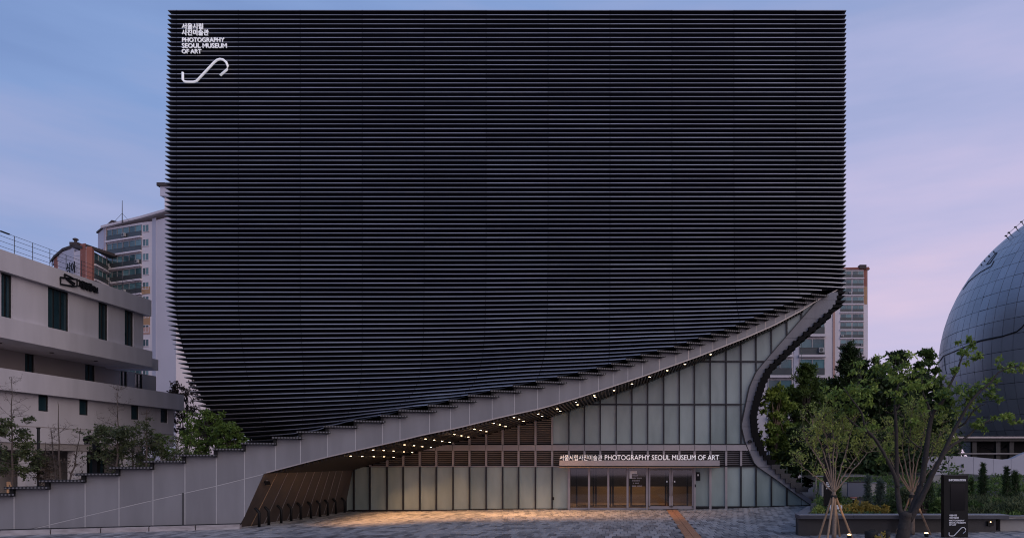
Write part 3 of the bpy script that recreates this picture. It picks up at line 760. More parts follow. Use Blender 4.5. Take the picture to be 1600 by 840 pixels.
# granite kerb in front of the ramp wall
kerb = tag(sheet('kerb', -30, -29, 20, 21, 1, 1, lambda x, y: -.3, 'concrete'), kind='structure')
kx = [-16.05, -17.6, -19.15, -20.7, -22.25, -23.8, -25.4]
for a, b in zip(kx, kx[1:]):
    m = MB(); A = on_band(a-.02, 0)+BN*.55; B = on_band(b+.02, 0)+BN*.55
    z0 = gz(a)-.05
    m.prism([(B.x, B.y, z0), (A.x, A.y, z0), (A.x, A.y, z0+.24), (B.x, B.y, z0+.24)], -BN*.45); obj('kerb_block', m, M['kerb'], kerb)
m = MB(); A = on_band(kx[0], 0)+BN*.42; B = on_band(kx[-1], 0)+BN*.42; m.prism([(B.x, B.y, .05), (A.x, A.y, .05), (A.x, A.y, .085), (B.x, B.y, .085)], -BN*.30); obj('kerb_rail', m, M['black'], kerb)

# ---- bicycle hooks
hk = [(405, 822.5), (420, 819.8), (439.5, 816.5), (455, 813.5), (470, 811), (486, 808.8), (500, 806.5), (512.5, 804.5), (525, 802), (538.5, 800)]
proto = None
ord_ = ['nearest the pavement edge', 'second from the pavement edge', 'third from the pavement edge', 'fourth from the pavement edge', 'fifth from the pavement edge', 'sixth from the pavement edge', 'seventh from the pavement edge', 'eighth from the pavement edge', 'second from the glass wall', 'nearest the glass wall']
for i, (px, py) in enumerate(hk):
    D = (H-gz(-15))*F/(py-CY); x = (px-CX)*D/F
    if proto is None:
        proto = empty('bike_rack', (x, D, gz(x)))
        m = MB(); m.tube([(x, D, gz(x)), (x, D, .46), (x-.03, D, .53), (x-.15, D, .66), (x-.19, D, .685)], [.058, .058, .058, .055, .05], 8); obj('hook_post', m, M['black'], proto, smooth=True)
        m = MB(); m.lathe((x, D, gz(x)), [(.085, 0), (.085, .012)], 12); obj('base_plate', m, M['black'], proto)
        o = proto
    else: o = copy_tree(proto, (x, D, gz(x)), rnd.uniform(-.06, .06))
    tag(o, 'black curved bicycle hook beside the brown leaning wall, '+ord_[i], 'bike rack', 'bicycle hooks along the brown wall')

# ================================================================== LEFT OFFICE BUILDING
office = empty('office_building', (-38, 45, 0))
tag(office, 'beige office building with deep overhanging floor bands and narrow dark windows', 'building')
XO = -33.0
def oz(py, D): return H+(CY-py)*D/F
YE, YL = 49.5, 53.2
Y0 = 26.0
def ob(name, a, b, mt): m = MB(); m.ab(a, b); return obj(name, m, M[mt], office)
ob('parapet', (XO-.45, Y0, 12.83), (XO, YE, 13.95), 'plaster')
ob('roof', (XO-12, Y0, 12.9), (XO-.46, YE-.3, 13.2), 'concrete')
# upper wall with window openings
def yx(px, X): return X*F/(px-CX)
wx = XO-.30
wins = [(2, 19.5), (75, 108), (154, 169), (195, 209)]
edges = [Y0]
for a, b in wins: edges += [yx(a, wx), yx(b, wx)]
edges += [YE-.4]
for i in range(0, len(edges), 2):
    ob('wall', (XO-12, edges[i], 10.4), (wx, edges[i+1], 12.84), 'plaster')
def office_window(ya, yb, z0, z1, x, sill=True, divs=2):
    m = MB(); t = .06
    m.ab((x-.02, ya, z0), (x+.06, ya+t, z1)); m.ab((x-.02, yb-t, z0), (x+.06, yb, z1)); m.ab((x-.02, ya+t, z0), (x+.06, yb-t, z0+t)); m.ab((x-.02, ya+t, z1-t), (x+.06, yb-t, z1))
    for i in range(1, divs): yy = ya+(yb-ya)*i/divs; m.ab((x-.02, yy-.025, z0+t), (x+.05, yy+.025, z1-t))
    w_ = obj('window', m, M['mull'], office)
    m = MB(); m.ab((x-.04, ya+.02, z0+.02), (x, yb-.02, z1-.02)); obj('pane', m, M['blueglass'], w_)
for i, (a, b) in enumerate(wins):
    office_window(edges[1+2*i], edges[2+2*i], 10.42, 12.82, wx-.14, divs=3 if i == 1 else 2)
    ob('wall', (XO-12, edges[1+2*i], 10.38), (wx-.22, edges[2+2*i], 12.86), 'plaster2')
# middle band (deep overhang) and recessed storey below it
ob('floor_band', (XO-12, Y0, 9.27), (XO, YE+.1, 10.40), 'plaster')
ob('floor_band_end', (XO-10, YE+.1, 9.2), (XO-.5, YE+1.5, 10.0), 'plaster')
xr = XO-3.3
wins2 = [(39, 54), (133, 148.5), (187, 199), (211, 223)]
edges = [Y0]
for a, b in wins2: edges += [yx(a, xr), yx(b, xr)]
edges += [YE+5.5]
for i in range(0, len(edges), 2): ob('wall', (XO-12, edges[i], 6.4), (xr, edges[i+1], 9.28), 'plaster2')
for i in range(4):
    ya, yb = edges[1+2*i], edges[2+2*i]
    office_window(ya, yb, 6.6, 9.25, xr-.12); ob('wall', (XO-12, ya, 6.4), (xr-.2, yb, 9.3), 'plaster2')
for i in range(5):
    m = MB(); yy = Y0+6+i*3.6; m.lathe((XO-1.6, yy, 9.24), [(.11, 0), (.11, .04)], 12); obj('ceiling_light', m, M['black'], office)
# lower band, lower wall, recessed base
ob('floor_band', (XO-4.5, Y0, 6.49), (XO, YL, 7.65), 'plaster')
wl = XO-.40
wins3 = [(60, 76), (124, 138), (205, 217), (251, 262)]
edges = [Y0]
for a, b in wins3: edges += [yx(a, wl), yx(b, wl)]
edges += [YL-.6]
zb_ = 3.72
for i in range(0, len(edges), 2): ob('wall', (XO-12, edges[i], zb_), (wl, edges[i+1], 6.50), 'plaster')
for i in range(4):
    ya, yb = edges[1+2*i], edges[2+2*i]; D = (ya+yb)/2
    zl = oz((642, 648, 655, 660)[i], D)
    office_window(ya, yb, zl, 6.48, wl-.11, divs=1)
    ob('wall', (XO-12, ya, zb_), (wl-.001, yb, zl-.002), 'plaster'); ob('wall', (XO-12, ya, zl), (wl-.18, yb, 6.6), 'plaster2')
m = MB(); m.ab((wl, Y0, 4.62), (wl+.012, YL-.6, 4.66)); obj('wall_groove', m, M['plaster2'], office)
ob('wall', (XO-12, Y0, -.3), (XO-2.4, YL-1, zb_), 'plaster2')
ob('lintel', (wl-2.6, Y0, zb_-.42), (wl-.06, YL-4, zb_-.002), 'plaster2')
for px in (45, 121, 200, 262):
    D = yx(px, wl-.3); ob('column', (wl-.6, D-.4, -.3), (wl-.1, D+.5, zb_-.43), 'plaster')
for px in (43, 123, 150, 230):
    D = yx(px, XO-2.35); office_window(D-.7, D+.7, -.2, 2.9, XO-2.36)
# roof railing
rl = empty('roof_railing', (XO-.2, 40, 13.95)); rl.parent = office; rl.location = Vector((XO-.2, 40, 13.95))-office.location; WL[rl.name] = Vector((XO-.2, 40, 13.95))
for i in range(20):
    yy = Y0+1.2*i+.6
    if yy > YE-.3: break
    m = MB(); m.tube([(XO-.25, yy, 13.9), (XO-.25, yy, 15.0)], .018, 6); obj('rail_post', m, M['apt_rail'], rl)
for z in (14.2, 14.48, 14.76, 15.0):
    m = MB(); m.tube([(XO-.25, Y0, z), (XO-.25, YE-.3, z)], .012, 6); obj('rail', m, M['apt_rail'], rl)
m = MB(); yy = yx(15, XO); m.box((XO-.25, yy, 15.0), (.08, .55, .06)); obj('rail_lamp', m, M['black'], rl)
# emblem of two slanting outlined quads and dark lettering on the parapet
def eb(pts, r):
    m = MB(); p3 = []
    for px, py in pts:
        D = XO*F/(px-CX); p3.append(Vector((XO+.06, D, oz(py, D))))
    m.tube(p3+[p3[0]], r, 6); return obj('emblem', m, M['black'], office)
eb([(93, 433), (93, 443.5), (113, 447), (119, 446.5), (119, 436), (112, 435)], .05)
eb([(99.5, 428), (99.5, 433), (114, 446), (115.5, 443), (105, 436), (112, 434)], .05)
ya, yb = yx(121.5, XO), yx(152, XO)
def olet(body, pxa, pxb, pya, pyb, hh, bold):
    ya, yb = yx(pxa, XO), yx(pxb, XO); D = (ya+yb)/2
    text(body, office, M['black'], (XO+.05, D, oz((pya+pyb)/2, D)), yb-ya, hh, 'east', .06, bold)
olet('Seoul Startup Hub', 121.5, 142.5, 441.5, 441.5, .13, .04)
olet('서울창업허브', 121.5, 152, 449, 449, .42, .05)

# ================================================================== APARTMENT BLOCKS
def apartment(name, loc, label, corners, z0, z1, faces, floor_h, roof=None):
    """corners: plan polygon (x,y); faces: {edge index: list of bays (u0,u1,kind)}; every window is a part with its pane below it"""
    b = empty(name, loc); tag(b, label, 'building')
    m = MB(); m.prism([(x, y, z0) for x, y in corners], (0, 0, z1-z0)); obj('wall', m, M['apt_white'], b)
    for e, bays in faces.items():
        p0 = Vector((*corners[e], 0)); p1 = Vector((*corners[(e+1) % len(corners)], 0)); d = (p1-p0); Ln = d.length; d.normalize(); n = Vector((d.y, -d.x, 0)); rz = math.atan2(d.y, d.x)
        nf = int((z1-z0)/floor_h)
        for (u0, u1, kind, top) in bays:
            uc = (u0+u1)/2; wd = u1-u0
            if kind.startswith('col_'):
                m = MB(); m.box(p0+d*uc+n*.03+Vector((0, 0, (z0+top)/2)), (wd, .10, top-z0), rz); obj('wall_stripe', m, M[kind[4:]], b); continue
            if kind.startswith('blk_'):
                zb, zt = top; m = MB(); m.box(p0+d*uc+n*.03+Vector((0, 0, (zb+zt)/2)), (wd, .12, zt-zb), rz); obj('wall_stripe', m, M[kind[4:]], b); continue
            R = Matrix.Rotation(rz, 3, 'Z')
            if kind == 'balcony':
                fr = MB(); hh = floor_h*.80; t = .09; nd = max(2, round(wd/1.7))
                for i in range(nd+1): fr.box((-wd/2+wd*i/nd, -.06, hh/2), (t, .1, hh))
                fr.box((0, -.06, .04), (wd, .1, .08)); fr.box((0, -.06, hh-.04), (wd, .1, .08)); fr.box((0, -.04, .95), (wd, .06, .05))
                fm = bpy.data.meshes.new('window'); fm.from_pydata(fr.v, [], fr.f); fm.materials.append(M['steel']); fm.update()
                pms = []
                pn = MB(); pn.box((0, -.02, hh/2), (wd/nd-.08, .03, hh-.1)); pmh = bpy.data.meshes.new('pane'); pmh.from_pydata(pn.v, [], pn.f); pmh.materials.append(M['tealglass']); pmh.update()
                sl = MB(); sl.box((0, -.20, -.17), (wd+.3, .5, .34)); sm = bpy.data.meshes.new('floor_edge'); sm.from_pydata(sl.v, [], sl.f); sm.materials.append(M['apt_white']); sm.update()
                rg = MB(); rg.box((0, -.16, .98), (wd, .05, .06)); rg.box((0, -.16, .08), (wd, .05, .06)); rg.box((0, -.155, .5), (wd, .02, .86)); rgm = bpy.data.meshes.new('balcony_rail'); rgm.from_pydata(rg.v, [], rg.f); rgm.materials.append(M['railglass']); rgm.update()
            else:
                hh = floor_h*.48; fr = MB(); t = .08
                for x in (-wd/2, 0, wd/2): fr.box((x, -.05, hh/2), (t, .1, hh))
                fr.box((0, -.05, 0), (wd+.1, .14, .1)); fr.box((0, -.05, hh), (wd+.1, .1, .08))
                fm = bpy.data.meshes.new('window'); fm.from_pydata(fr.v, [], fr.f); fm.materials.append(M['apt_white']); fm.update()
                nd = 2; pn = MB(); pn.box((0, -.03, hh/2), (wd/2-.06, .03, hh-.08)); pmh = bpy.data.meshes.new('pane'); pmh.from_pydata(pn.v, [], pn.f); pmh.materials.append(M['tealglass']); pmh.update()
            zt = z1 if top is None else top
            f = 0
            while True:
                z = zt-floor_h*(f+1)+.12
                if z < z0 or z < 3: break
                f += 1
                q = p0+d*uc+Vector((0, 0, z+(0 if kind == 'balcony' else floor_h*.26)))
                wo = bpy.data.objects.new('window', fm); col.objects.link(wo); wo.parent = b; wo.location = q-b.location; wo.rotation_euler.z = rz; WL[wo.name] = q
                for i in range(nd):
                    po = bpy.data.objects.new('pane', pmh); col.objects.link(po); po.parent = wo; po.location = (-wd/2+wd*(i+.5)/nd, 0, 0)
                if kind == 'balcony':
                    for nm, me_ in (('floor_edge', sm), ('balcony_rail', rgm)):
                        so = bpy.data.objects.new(nm, me_); col.objects.link(so); so.parent = b; so.location = q-b.location; so.rotation_euler.z = rz
                    if rnd.random() < .45:
                        m = MB(); c = q+d*(rnd.choice((-1, 1))*wd*.36)+n*.42+Vector((0, 0, .62)); m.box(c, (.8, .36, .66), rz); a = obj('aircon_unit', m, M['acunit'], b)
                        m = MB(); m.lathe((0, 0, 0), [(.25, 0), (.25, .02)], 12); m.v = [tuple(c+R @ Vector((x-.1, -.185-z, y))) for x, y, z in m.v]; obj('fan_grille', m, M['apt_rail'], a)
    if roof: roof(b)
    return b
M['railglass'] = mat('balcony_rail_panel', (.055, .065, .07), (.04, .048, .052), .8, .4)
def P2(px, D): return ((px-CX)*D/F, D)
# tall white tower left of the museum
c0, c1, c2, c3 = P2(163, 142), P2(222, 138.2), P2(238.5, 137.5), P2(275, 134)
zt = at(0, 352, 140).z
def roofA(b):
    m = MB(); m.prism([(c0[0]-.4, c0[1]-.5, zt), (c1[0], c1[1]-.7, zt+.55), (c3[0], c3[1]-.6, zt+1.0), (c3[0]+4, c3[1]+9, zt+1.0), (c0[0]+4, c0[1]+9, zt)], (0, 0, .45)); obj('roof_edge', m, M['apt_white'], b)
    q = at(191, 348, 139); m = MB(); m.tube([q, at(191, 313, 139)], [.10, .05], 6); obj('antenna', m, M['apt_rail'], b)
    m = MB(); m.tube([at(191, 333, 139), at(177, 348, 140)], .03, 4); m.tube([at(191, 333, 139), at(203, 347, 138)], .03, 4); obj('antenna_stay', m, M['apt_rail'], b)
    q = at(176, 352, 141); m = MB(); m.prism([q+Vector((-1.4, 0, 0)), q+Vector((1.2, 0, 0)), q+Vector((1.0, 0, .8)), q+Vector((-.2, 0, 1.1))], (0, 2, 0)); obj('roof_hut', m, M['apt_dark'], b)
    m = MB(); a, e = at(153, 364.5, 144), at(165, 354, 141.5); m.prism([(a.x, a.y, a.z-3.6), (e.x, e.y, a.z-3.6), (e.x, e.y, e.z), (a.x, a.y, a.z)], (1.5, 6, 0)); obj('gable_wing', m, M['apt_lav'], b)
    m = MB(); m.prism([(a.x-.2, a.y-.2, a.z), (e.x, e.y-.2, e.z), (e.x, e.y-.2, e.z+.35), (a.x-.2, a.y-.2, a.z+.3)], (1.5, 6, 0)); obj('roof_edge', m, M['apt_dark'], b)
    m = MB(); a, e = at(158, 381, 143.5), at(165, 381, 141.5); m.prism([(a.x, a.y, 0), (e.x, e.y, 0), (e.x, e.y, a.z), (a.x, a.y, a.z)], (1.5, 6, 0)); obj('wall', m, M['apt_white'], b)
bay = Vector((c1[0]-c0[0], c1[1]-c0[1], 0)).length
tA = apartment('apartment_tower', (-98, 142, 0), 'tall white apartment tower with teal balcony windows and a thin roof antenna', [c0, c1, c2, c3, (c3[0]+4, c3[1]+10), (c0[0]+4, c0[1]+10)], 0, zt,
    {0: [(0, .75, 'col_apt_pink', zt), (.9, bay*.5-.1, 'balcony', None), (bay*.5+.1, bay-.1, 'balcony', None)], 1: [(.25, 1.75, 'small', None), (0, 2.0, 'blk_apt_ochre', (at(0, 459, 138).z, at(0, 448, 138).z)), (0, 2.0, 'blk_apt_pink', (at(0, 522, 138).z, at(0, 511, 138).z)), (0, 2.0, 'blk_apt_ochre', (at(0, 508, 138).z, at(0, 494, 138).z))],
     2: [(0, 1.2, 'col_apt_lav', zt+.5)]}, 2.8, roofA)
# taller sliver directly behind the museum's left edge
q0, q1 = at(252, 293, 150), at(286, 293, 150)
m = MB(); m.ab((q0.x+.7, 150, 0), (q1.x, 162, q0.z)); tw = empty('apartment_tower', (q0.x, 150, 0)); tag(tw, 'pale tower top just showing behind the left edge of the museum fins', 'building')
obj('wall', m, M['apt_white'], tw)
m = MB(); m.ab((q0.x, 149.6, at(0, 307, 150).z), (q1.x, 162, q0.z+.1)); obj('roof_storey', m, M['apt_lav'], tw)
m = MB(); m.ab((q0.x-.5, 149.2, q0.z+.1), (q1.x, 162, q0.z+.8)); obj('roof_edge', m, M['apt_dark'], tw)
for i in range(5):
    m = MB(); z = at(0, 560+i*17, 150).z; m.ab((at(268, 0, 150).x, 149.9, z-.9), (at(276, 0, 150).x, 150.1, z+.6)); wv = obj('window', m, M['steel'], tw)
    m = MB(); m.ab((at(269, 0, 150).x, 149.85, z-.8), (at(275, 0, 150).x, 149.9, z+.5)); obj('pane', m, M['tealglass'], wv)
    m = MB(); m.ab((at(264, 0, 150).x, 149.9, z-2.3), (at(277, 0, 150).x, 150.05, z-1.2)); obj('wall_stripe', m, M['apt_pink'], tw)
    m = MB(); m.ab((at(265, 0, 150).x, 149.3, z-1.0), (at(267.5, 0, 150).x, 149.9, z-.3)); obj('aircon_unit', m, M['acunit'], tw)
# brown gabled block behind the office roof
g0, g1, g2 = P2(85, 139), P2(141, 133), P2(178, 136)
zg = at(0, 397, 137).z
g_ = [P2(85, 139), P2(93, 138), P2(126, 134.5), P2(135, 134), P2(141, 134.2), P2(172, 142)]
def roofB(b):
    a, c, e = at(83, 398, 138.5), at(113, 382, 136), at(128, 384, 134)
    f_, h_ = at(172, 399, 142), at(128, 384, 134)
    m = MB(); m.prism([(a.x, a.y, a.z-.2), (at(97, 387.5, 137).x, 137, at(97, 387.5, 137).z), (c.x, c.y, c.z), (e.x, e.y, e.z), (e.x, e.y, e.z-.5), (c.x, c.y, c.z-.5), (at(97, 387.5, 137).x, 137, at(97, 387.5, 137).z-.5), (a.x, a.y, a.z-.7)], (-3, 3, 0)); obj('roof', m, M['apt_dark'], b)
    m = MB(); p = [at(85, 399, 139), at(97, 389, 137.3), at(113, 383, 136), at(127, 385.5, 134.3), at(141, 390, 134.2)]
    m.prism([(q.x, q.y, zg-1) for q in p]+[tuple(q) for q in p[::-1]], (-3, 3, 0)); obj('gable_wall', m, M['apt_lav'], b)
    m = MB(); m.prism([(g_[4][0]-.5, g_[4][1]-.5, zg+.45), (g_[5][0]+.3, g_[5][1]-.4, zg+.45), (g_[5][0]+.3, g_[5][1]-.4, zg+.9), (g_[4][0]-.5, g_[4][1]-.5, zg+1.0)], (1, 7, 0)); obj('roof', m, M['apt_dark'], b)
    q = at(115, 382, 136); m = MB(); m.box(q+Vector((0, .5, .2)), (1.5, 1.2, .6)); m.lathe(q+Vector((0, .5, .5)), [(.25, 0), (.25, .4), (.48, .5), (.48, .75), (.2, .9)], 10); obj('roof_vent', m, M['apt_dark'], b)
tB = apartment('apartment_block', (-105, 137, 0), 'low brown and lavender gabled apartment block behind the office roof', g_+[(g_[5][0], 150), (g_[0][0]+4, 150)], 0, zg,
    {0: [(0, 1.3, 'col_apt_red', zg)], 1: [(0.1, 5.4, 'col_apt_lav', zg+.6)], 2: [(0, 1.4, 'col_apt_red', zg+1.2)], 3: [(0, .95, 'col_apt_red', zg+.6)], 4: [(0, 1.3, 'col_apt_red', zg+.5), (1.4, 8.2, 'balcony', zg+.45)]}, 2.85, roofB)
q = at(115.5, 420, 135.6)
tx = text('상아', tB, M['black'], q+Vector((.0, -.75, 0)), 3.3, 2.2, 'front', .12, .0)
tx.rotation_euler.z = math.atan2(g_[2][1]-g_[1][1], g_[2][0]-g_[1][0])
# far tower to the right
q0, q1 = P2(1296, 229), P2(1356, 229)
zt = at(0, 421, 229).z
def roofC(b):
    m = MB(); m.prism([(q0[0], 228.5, zt), (q1[0]+.5, 228.5, zt), (q1[0]+.2, 228.5, at(0, 417.5, 229).z), (q0[0], 228.5, at(0, 421, 229).z+.4)], (0, 12, 0)); obj('roof', m, M['apt_red'], b)
    q = at(1347, 417.5, 229); m = MB(); m.box(q, (2.2, 2, 1.2)); obj('roof_vent', m, M['apt_dark'], b)
u = lambda px: (px-1296)*229/F
apartment('apartment_tower', (75, 229, 0), 'slim distant apartment tower right of the museum with a red roof edge', [q0, q1, (q1[0], 243), (q0[0], 243)], 0, zt,
    {0: [(u(1313), u(1330.5), 'balcony', None), (u(1332), u(1349), 'balcony', None), (u(1349.8), u(1354.5), 'blk_apt_red', (at(0, 447, 229).z, zt)), (u(1349.8), u(1354.5), 'blk_apt_ochre', (at(0, 475, 229).z, at(0, 447.5, 229).z))]}, 2.79, roofC)
# nearer white block with wide balconies
q0, q1 = P2(1168, 98), P2(1310, 98)
zt = at(0, 450, 98).z; u = lambda px: (px-1168)*98/F
apartment('apartment_block', (22, 98, 0), 'white apartment block with wide glazed balconies behind the museum stair and trees', [q0, q1, (q1[0]+1, 112), (q0[0], 112)], 0, at(0, 470, 98).z,
    {0: [(u(1200), u(1237), 'balcony', at(0, 523.5, 98).z+2.85), (u(1249.5), u(1288), 'balcony', at(0, 523.5, 98).z+2.85), (u(1240), u(1247), 'col_apt_lav', at(0, 470, 98).z), (u(1301), u(1304.5), 'col_apt_pink', at(0, 470, 98).z)]}, 2.85)

# ================================================================== DOME
dome = empty('dome_building', (42.7, 60, 0)); tag(dome, 'large dark blue metal globe building with a grid of panels', 'building')
DC, DR = Vector((42.71, 60, 11.12)), 14.29
def sph(lat, lon, r): return DC+Vector((math.cos(lat)*math.cos(lon), math.cos(lat)*math.sin(lon), math.sin(lat)))*r
m = MB(); n0, n1 = 28, 56
for j in range(n0):
    for i in range(n1):
        a, b = -math.radians(62)+math.radians(152)*j/n0, -math.radians(62)+math.radians(152)*(j+1)/n0; c, d = 2*math.pi*i/n1, 2*math.pi*(i+1)/n1
        m.quad(sph(a, c, DR-.09), sph(a, d, DR-.09), sph(b, d, DR-.09), sph(b, c, DR-.09))
obj('inner_shell', m, M['domeseam'], dome, smooth=True)
cand = []
LS, OS = math.radians(5), math.radians(3.75)
for j in range(-9, 17):
    for i in range(0, 96):
        la, lo_ = j*LS, i*OS; c = sph(la+LS/2, lo_+OS/2, DR); nrm = (c-DC).normalized(); v = Vector((0, 0, H))-c
        px, py = CX+F*c.x/c.y, CY-F*(c.z-H)/c.y
        vis = nrm.dot(v.normalized()) > -.03 and px < 1625 and 300 < py < 730
        cand.append((0 if vis else 1, la, lo_))
cand.sort(key=lambda q: q[0])
nv = 0; restm = MB()
def dpanel(mb, la, lo_):
    g = .019/DR; n = 3; base = len(mb.v); tl = rnd.gauss(0, .010)
    for a in range(n+1):
        for b in range(n+1):
            mb.v.append(tuple(sph(la+g+(LS-2*g)*a/n, lo_+(g+(OS*math.cos(la)-2*g)*b/n)/max(.15, math.cos(la)), DR+tl*(a/n-.5))))
    for a in range(n):
        for b in range(n): mb.f.append((base+a*(n+1)+b, base+a*(n+1)+b+1, base+(a+1)*(n+1)+b+1, base+(a+1)*(n+1)+b)); mb.m.append(0)
    # folded edges
    ring = [base+b for b in range(n+1)]+[base+a*(n+1)+n for a in range(1, n+1)]+[base+n*(n+1)+b for b in range(n-1, -1, -1)]+[base+a*(n+1) for a in range(n-1, 0, -1)]
    k = len(mb.v)
    for r in ring: q = Vector(mb.v[r]); mb.v.append(tuple(DC+(q-DC)*((DR-.06)/DR)))
    for a in range(len(ring)): b = (a+1) % len(ring); mb.f.append((ring[a], k+a, k+b, ring[b])); mb.m.append(0)
for vis, la, lo_ in cand:
    if vis == 0 and nv < 295:
        mb = MB(); dpanel(mb, la, lo_); obj('panel', mb, M['dome'], dome, smooth=False); nv += 1
    else: dpanel(restm, la, lo_)
tag(obj('panel_field', restm, M['dome'], dome), kind='stuff')
def on_dome(px, py, r=DR+.01):
    d = Vector(((px-CX)/F, 1, (CY-py)/F)).normalized(); o = Vector((0, 0, H))-DC; b = o.dot(d); c = o.dot(o)-r*r; disc = b*b-c
    return Vector((0, 0, H))+d*(-b-math.sqrt(max(disc, 0)))
def groove(pts, r, name='groove'):
    fine = []
    for (a, b), (c, d) in zip(pts, pts[1:]):
        for i in range(5): fine.append(on_dome(a+(c-a)*i/5, b+(d-b)*i/5))
    fine.append(on_dome(*pts[-1])); m = MB(); m.tube(fine, r, 6); return obj(name, m, M['domeseam'], dome)
groove([(1467, 566), (1474, 556), (1500, 545), (1530, 532.7), (1565, 525.5), (1589, 517.6), (1597, 511), (1604, 502)], .055)
groove([(1504.5, 452.5), (1514, 439), (1532, 425), (1549, 415.5), (1553, 408)], .045)
groove([(1541.5, 413), (1555, 396), (1558, 395), (1547, 411), (1541.5, 413)], .04, 'hatch')
groove([(1475, 556), (1477, 575), (1479, 583)], .03)
pp = []
for px, py in ((1574.5, 371), (1579, 366), (1589, 357.5), (1598, 349.5), (1607, 342)):
    q = on_dome(px+1.5, py+2); nrm = (q-DC).normalized(); m = MB(); m.tube([q, q+nrm*.34], .035, 6); m.box(q+nrm*.34, (.16, .14, .10)); obj('anchor_post', m, M['domeseam'], dome); pp.append(q+nrm*.33)
m = MB(); m.tube(pp, .018, 5); obj('safety_cable', m, M['domeseam'], dome)
for px, py in ((1533, 413), (1538, 407), (1545, 400), (1552.5, 393)):
    q = on_dome(px+1, py+1); nrm = (q-DC).normalized(); m = MB(); m.box(q+nrm*.05, (.08, .08, .13)); obj('anchor_post', m, M['domeseam'], dome)
# deck with posts and braces under the globe
DD = 45.0
x0, x1 = at(1490, 0, DD).x, 46
m = MB(); m.ab((x0, DD, at(0, 684, DD).z), (x1, DD+4, at(0, 681.4, DD).z)); obj('deck_edge', m, M['steel'], dome)
m = MB(); m.ab((x0+.3, DD+.25, at(0, 688.5, DD).z), (x1, DD+3.8, at(0, 684, DD).z-.003)); obj('deck_beam', m, M['mull'], dome)
zb_, zt_ = at(0, 716, DD).z, at(0, 688, DD).z
ps = [1497, 1521.5, 1558.5, 1579.5, 1612, 1640, 1668]
for px in ps:
    x = at(px, 0, DD+.6).x; m = MB(); m.ab((x-.14, DD+.5, .2), (x+.14, DD+.75, zt_)); obj('post', m, M['concrete_dark_shaded'], dome)
for a, b in ((1521.5, 1558.5), (1558.5, 1579.5), (1612, 1640)):
    m = MB(); q, r = at(a, 690, DD+.9), at(b, 708, DD+.9)
    if a > 1550: q, r = at(a, 708, DD+.9), at(b, 690, DD+.9)
    m.tube([q, r], .06, 6); obj('brace', m, M['mull'], dome)
m = MB(); m.tube([at(1497, 708.5, DD+.4), (x1, DD+.4, at(0, 708.5, DD+.4).z)], .06, 6); obj('rail', m, M['steel'], dome)
m = MB(); m.ab((x0+2.5, DD+2.4, .2), (x1, DD+2.6, zt_)); obj('dark_glazing', m, M['domeseam'], dome)
# lavender terrace wall in front of the globe
tw_ = empty('terrace_wall', (25, 42, .2)); tag(tw_, 'smooth pale lavender retaining wall curving below the globe', 'wall')
TD = 42.0
top = [(1445, 713), (1480, 711.5), (1512, 712.5), (1545, 715.5), (1570, 717.5), (1582, 716), (1592, 711), (1604, 706), (1640, 700), (1700, 699)]
tz = [(at(a, b, TD).x, at(a, b, TD).z) for a, b in top]
seams = [1445, 1482, 1521, 1552, 1580, 1610, 1642, 1680]
for a, b in zip(seams, seams[1:]):
    xa, xb = at(a, 0, TD).x+.008, at(b, 0, TD).x-.008; m = MB(); xx = np.linspace(xa, xb, 6)
    m.prism([(xa, TD, 0), (xb, TD, 0)]+[(x, TD, lerp(tz, x)) for x in xx[::-1]], (0, .4, 0)); obj('wall_panel', m, M['terrace'], tw_)

# ================================================================== PLANTS
def leaf_mesh(name, C_, size, mt, aspect=.5, up=.3, flat=None):
    """many small folded leaf blades, one quad each"""
    C_ = np.asarray(C_, float); n = len(C_)
    d = RS.normal(size=(n, 3)); d[:, 2] += up*0; d /= np.linalg.norm(d, axis=1)[:, None]
    d[:, 2] -= up; d /= np.linalg.norm(d, axis=1)[:, None]
    r = RS.normal(size=(n, 3)); s = np.cross(d, r); s /= np.linalg.norm(s, axis=1)[:, None]
    if flat is not None:
        s[:, 2] *= flat; s /= np.linalg.norm(s, axis=1)[:, None]; 
    sz = size*(.65+.7*RS.rand(n))[:, None]
    nn = np.cross(d, s)
    v = np.empty((n, 4, 3)); v[:, 0] = C_; v[:, 1] = C_+d*sz*.5+s*sz*aspect*.5+nn*sz*.10; v[:, 2] = C_+d*sz; v[:, 3] = C_+d*sz*.5-s*sz*aspect*.5+nn*sz*.10
    me = bpy.data.meshes.new(name); me.vertices.add(n*4); me.vertices.foreach_set('co', v.ravel())
    me.loops.add(n*4); me.loops.foreach_set('vertex_index', np.arange(n*4)); me.polygons.add(n); me.polygons.foreach_set('loop_start', np.arange(n)*4)
    try: me.polygons.foreach_set('loop_total', np.full(n, 4))
    except Exception: pass
    me.materials.append(M[mt]); me.update(calc_edges=True); return me
def leaf_obj(name, C_, size, mt, parent, **k):
    C_ = np.asarray(C_, float); c = C_.mean(0); me = leaf_mesh(name, C_-c, size, mt, **k); return link_mesh(name, me, parent, c)
def smooth_path(p, n=4):
    p = [Vector(q) for q in p]; out = []
    for i in range(len(p)-1):
        a, b, c, d = p[max(i-1, 0)], p[i], p[i+1], p[min(i+2, len(p)-1)]
        for j in range(n):
            t = j/n; out.append(.5*((2*b)+(c-a)*t+(2*a-5*b+4*c-d)*t*t+(3*b-a-3*c+d)*t**3))
    out.append(p[-1]); return out
def px_path(pts, D, jit=0.0, drift=0.0):
    out = []; dd = 0
    for i, (x, y) in enumerate(pts):
        out.append(at(x, y, D+dd)); dd += drift+rnd.uniform(-jit, jit)
    return out
